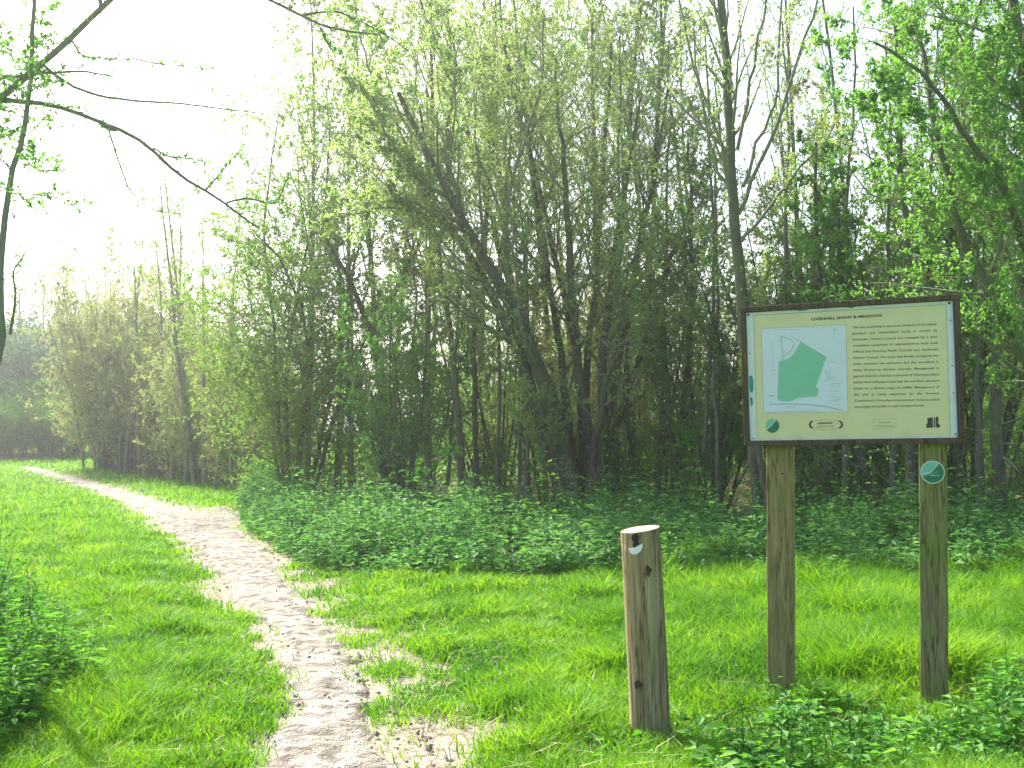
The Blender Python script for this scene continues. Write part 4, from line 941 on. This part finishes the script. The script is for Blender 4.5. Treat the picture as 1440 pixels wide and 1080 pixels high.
# inner edge strips: silvery moulding low, blue-black on the right
bm = bmesh.new(); box(bm, x1 - .008, x1 - .0005, -.0165, -.0045, z0 + .004, z1 - .004); bm_obj('edge_strip', bm, sheet, NAVY)
STEEL = plain('dull_metal', (.55, .56, .55), .3, .15); STEEL.node_tree.nodes['Principled BSDF'].inputs['Metallic'].default_value = .6
bm = bmesh.new(); box(bm, x0 + .012, x1 - .012, -.0095, -.0045, z0 + .0005, z0 + .012); bm_obj('edge_strip', bm, sheet, STEEL, .002)
# round badge on the mossy post
bz = 1.23; br = .046
def badge_l(px, py):
    d = CRn @ np.array([(px - 720) / FPX, (540 - py) / FPX, -1.0]); n_ = np.array([math.sin(ang), -math.cos(ang), 0]); c = np.array([cx, cyy, CAMH]) - n_ * .031
    c0 = np.array([0, 0, CAMH]); s = ((c - c0) @ n_) / (d @ n_); P = c0 + d * s
    return (P[0] - cx) * math.cos(ang) + (P[1] - cyy) * math.sin(ang), P[2]
bx, bz = badge_l(1311.5, 664); br = abs(badge_l(1328.5, 664)[0] - badge_l(1294, 664)[0]) / 2
def rotdisc(r, y0, d): bm = bmesh.new(); bmesh.ops.create_cone(bm, cap_ends=True, segments=36, radius1=r, radius2=r, depth=d, matrix=Matrix.Translation((bx, y0, bz)) @ Matrix.Rotation(R(90), 4, 'X')); return bm
bd = bm_obj('round_badge', rotdisc(br, .028, .005), board, SILV)
bg_ = bm_obj('badge_face', rotdisc(br * .92, .0252, .001), bd, LTG)
bm = bmesh.new(); rr = br * .915
poly(bm, [(bx + rr * math.cos(t), bz + rr * math.sin(t)) for t in np.linspace(-2.75, 1.0, 26)] + [(bx + .002, bz + .006), (bx - .018, bz - .010)], .0242); bm_obj('badge_hill', bm, bd, DKG)
bm = bmesh.new(); line(bm, [(bx - rr * .95, bz - .006), (bx - .014, bz - .002), (bx + .002, bz + .009), (bx + rr * .55, bz + rr * .8)], .0028, .0238)
line(bm, [(bx - .016, bz - .013), (bx + .008, bz - .017), (bx + .030, bz - .014)], .0022, .0238); line(bm, [(bx - .01, bz - .003), (bx + .006, bz - .006), (bx + .022, bz + .002)], .0014, .0238)
bm_obj('badge_lines', bm, bd, SILV)

# ------------------------------------------------------------------ round marker post
b = gnd(912, 1035); Y = b[1]
def mp(px, py): return at(px, py, Y)
wb = (mp(940, 1000)[0] - mp(885, 1000)[0]) / 2; zt_ = mp(905, 744)[2]
bm = bmesh.new(); ns, nr = 56, 70; rings = []
rgp = np.random.default_rng(8)
for i in range(nr):
    f = i / (nr - 1); zz = -.12 + (zt_ + .12) * f
    c = (b[0] + 0.0) * 1
    cxx = mp(912.5 - 8.5 * f, 900)[0]; row = []
    for j in range(ns):
        a = j / ns * 6.2832
        crack = -.0035 * max(0, noise2(np.array([a * 3.2 + .3 * math.sin(zz * 4)]), np.array([zz * .8]), 1.6, 4)[0] - .5) * 2 - .0022 * (noise2(np.array([a * 14]), np.array([zz * 1.4]), 1.0, 7)[0])
        r_ = wb * (1.02 - .03 * f + .03 * math.sin(a * 2 + 1 + zz * 1.2) + .018 * math.sin(a * 3 + zz * 3)) + crack
        if a % 6.2832 > 3.3 and a < 4.1 and abs(zz - (zt_ - .13)) < .06: r_ += .003
        # knot bulges on the front
        for ka, kz, kr, kh in ((4.85, zt_ - .2, .03, -.008), (4.45, zt_ - .745, .03, .006), (3.9, zt_ - .10, .03, .005)):
            dd_ = ((a - ka) * wb) ** 2 + (zz - kz) ** 2
            r_ += kh * math.exp(-dd_ / (kr * .5) ** 2)
        # sloping saw cut at the top, higher on the right and back
        zt2 = min(1, max(0, (f - .9) / .1)); cut = (.012 * math.cos(a) + .004 * math.sin(a)) * zt2 if f > .9 else 0
        row.append(bm.verts.new((cxx + r_ * math.cos(a), Y + r_ * math.sin(a), zz + cut)))
    rings.append(row)
for i in range(nr - 1):
    for j in range(ns): bm.faces.new([rings[i][j], rings[i][(j + 1) % ns], rings[i + 1][(j + 1) % ns], rings[i + 1][j]])
topc = [v.co.copy() for v in rings[-1]]
STW = woodmat('weathered_log', (.15, .115, .06), (.46, .37, .21), (.3, .25, .12), .07, 34)
mk = empty('marker_post', (0, 0, 0)); mk.location = (b[0], Y, 0)
tag(mk, 'short round weathered log post with a small white tag near its sawn top', 'post')
o = bm_obj('log', bm, mk, STW, smooth=True); o.location = (-b[0], -Y, 0)
bm = bmesh.new(); cc = sum((Vector(v) for v in topc), Vector()) / ns
inner = [[bm.verts.new(cc + (Vector(v) - cc) * s + Vector((0, 0, .004 * (1 - s)))) for v in topc] for s in (1.0, .97, .6, .25)]
inner[0] = inner[0]
for i in range(3):
    for j in range(ns): bm.faces.new([inner[i][j], inner[i][(j + 1) % ns], inner[i + 1][(j + 1) % ns], inner[i + 1][j]])
bm.faces.new(inner[3])
o = bm_obj('sawn_top', bm, mk, woodmat('sawn_wood', (.32, .25, .16), (.5, .41, .28), (.4, .33, .21), 1.0, 30), smooth=True); o.location = (-b[0], -Y, .0005)
# notch, tag and knots: placed on the curved front of the log
def front(px, py, lift=.002):
    zz = mp(px, py)[2]; cxx = mp(912.5 - 8.5 * (zz + .12) / (zt_ + .12), 900)[0]
    xx = at(px, py, Y - wb)[0]; dx = max(-wb * .97, min(wb * .97, xx - cxx)); return Vector((xx - b[0], -math.sqrt(max(1e-5, wb ** 2 - dx ** 2)) - lift, at(px, py, Y - wb * .8)[2]))
def patch(name, pts, mat, lift):
    """pts outline in pixels; filled as a fan over the curved log, with thickness"""
    bm = bmesh.new(); c = np.mean(pts, axis=0); P = [front(*q, lift) for q in pts]; C_ = front(*c, lift); Bk = [front(*q, -.004) for q in pts]
    v = [bm.verts.new(q) for q in P]; k = [bm.verts.new(q) for q in Bk]; cv = bm.verts.new(C_)
    for i in range(len(v)):
        j = (i + 1) % len(v); bm.faces.new([cv, v[i], v[j]]); bm.faces.new([v[i], k[i], k[j], v[j]])
    return bm_obj(name, bm, mk, mat)
HOLE = plain('dark_hole', (.05, .034, .018), .95, .5)
patch('notch', [(889, 752), (894, 750), (899, 753), (897, 759), (898, 764), (894, 770), (890, 769), (891, 762), (888, 757)], HOLE, .0022)
patch('tag_plate', [(884.5, 771), (889, 770.5), (894, 769), (899, 766), (903.5, 763.5), (903.5, 768), (901, 774), (896, 778.5), (890, 779.5), (886, 776.5)], plain('white_tag', (.72, .76, .8), .35), .005)
for kp in ([(908, 798), (911, 794), (914, 798), (917, 800), (915, 805), (912, 811), (909, 806)], [(893, 960), (897, 956), (900, 959), (904, 961), (900, 966), (895, 969), (893, 965)]):
    patch('knot', kp, HOLE, .0035 if kp[0][0] > 900 else .009)

# ------------------------------------------------------------------ air
bm = bmesh.new(); box(bm, -420, 420, -80, 620, -1.2, 24)
hz = bm_obj('haze', bm, None, None); m, t, p, o = newmat('morning_haze'); t.nodes.remove(p)
pv = N(t, 'ShaderNodeVolumePrincipled'); pv.inputs['Density'].default_value = .0019; pv.inputs['Anisotropy'].default_value = .7; pv.inputs['Color'].default_value = (.95, .98, 1, 1)
t.links.new(pv.outputs[0], o.inputs['Volume']); hz.data.materials.append(m); tag(hz, kind='stuff')
tag(hz, 'thin pale spring haze over the meadow and wood', 'haze')
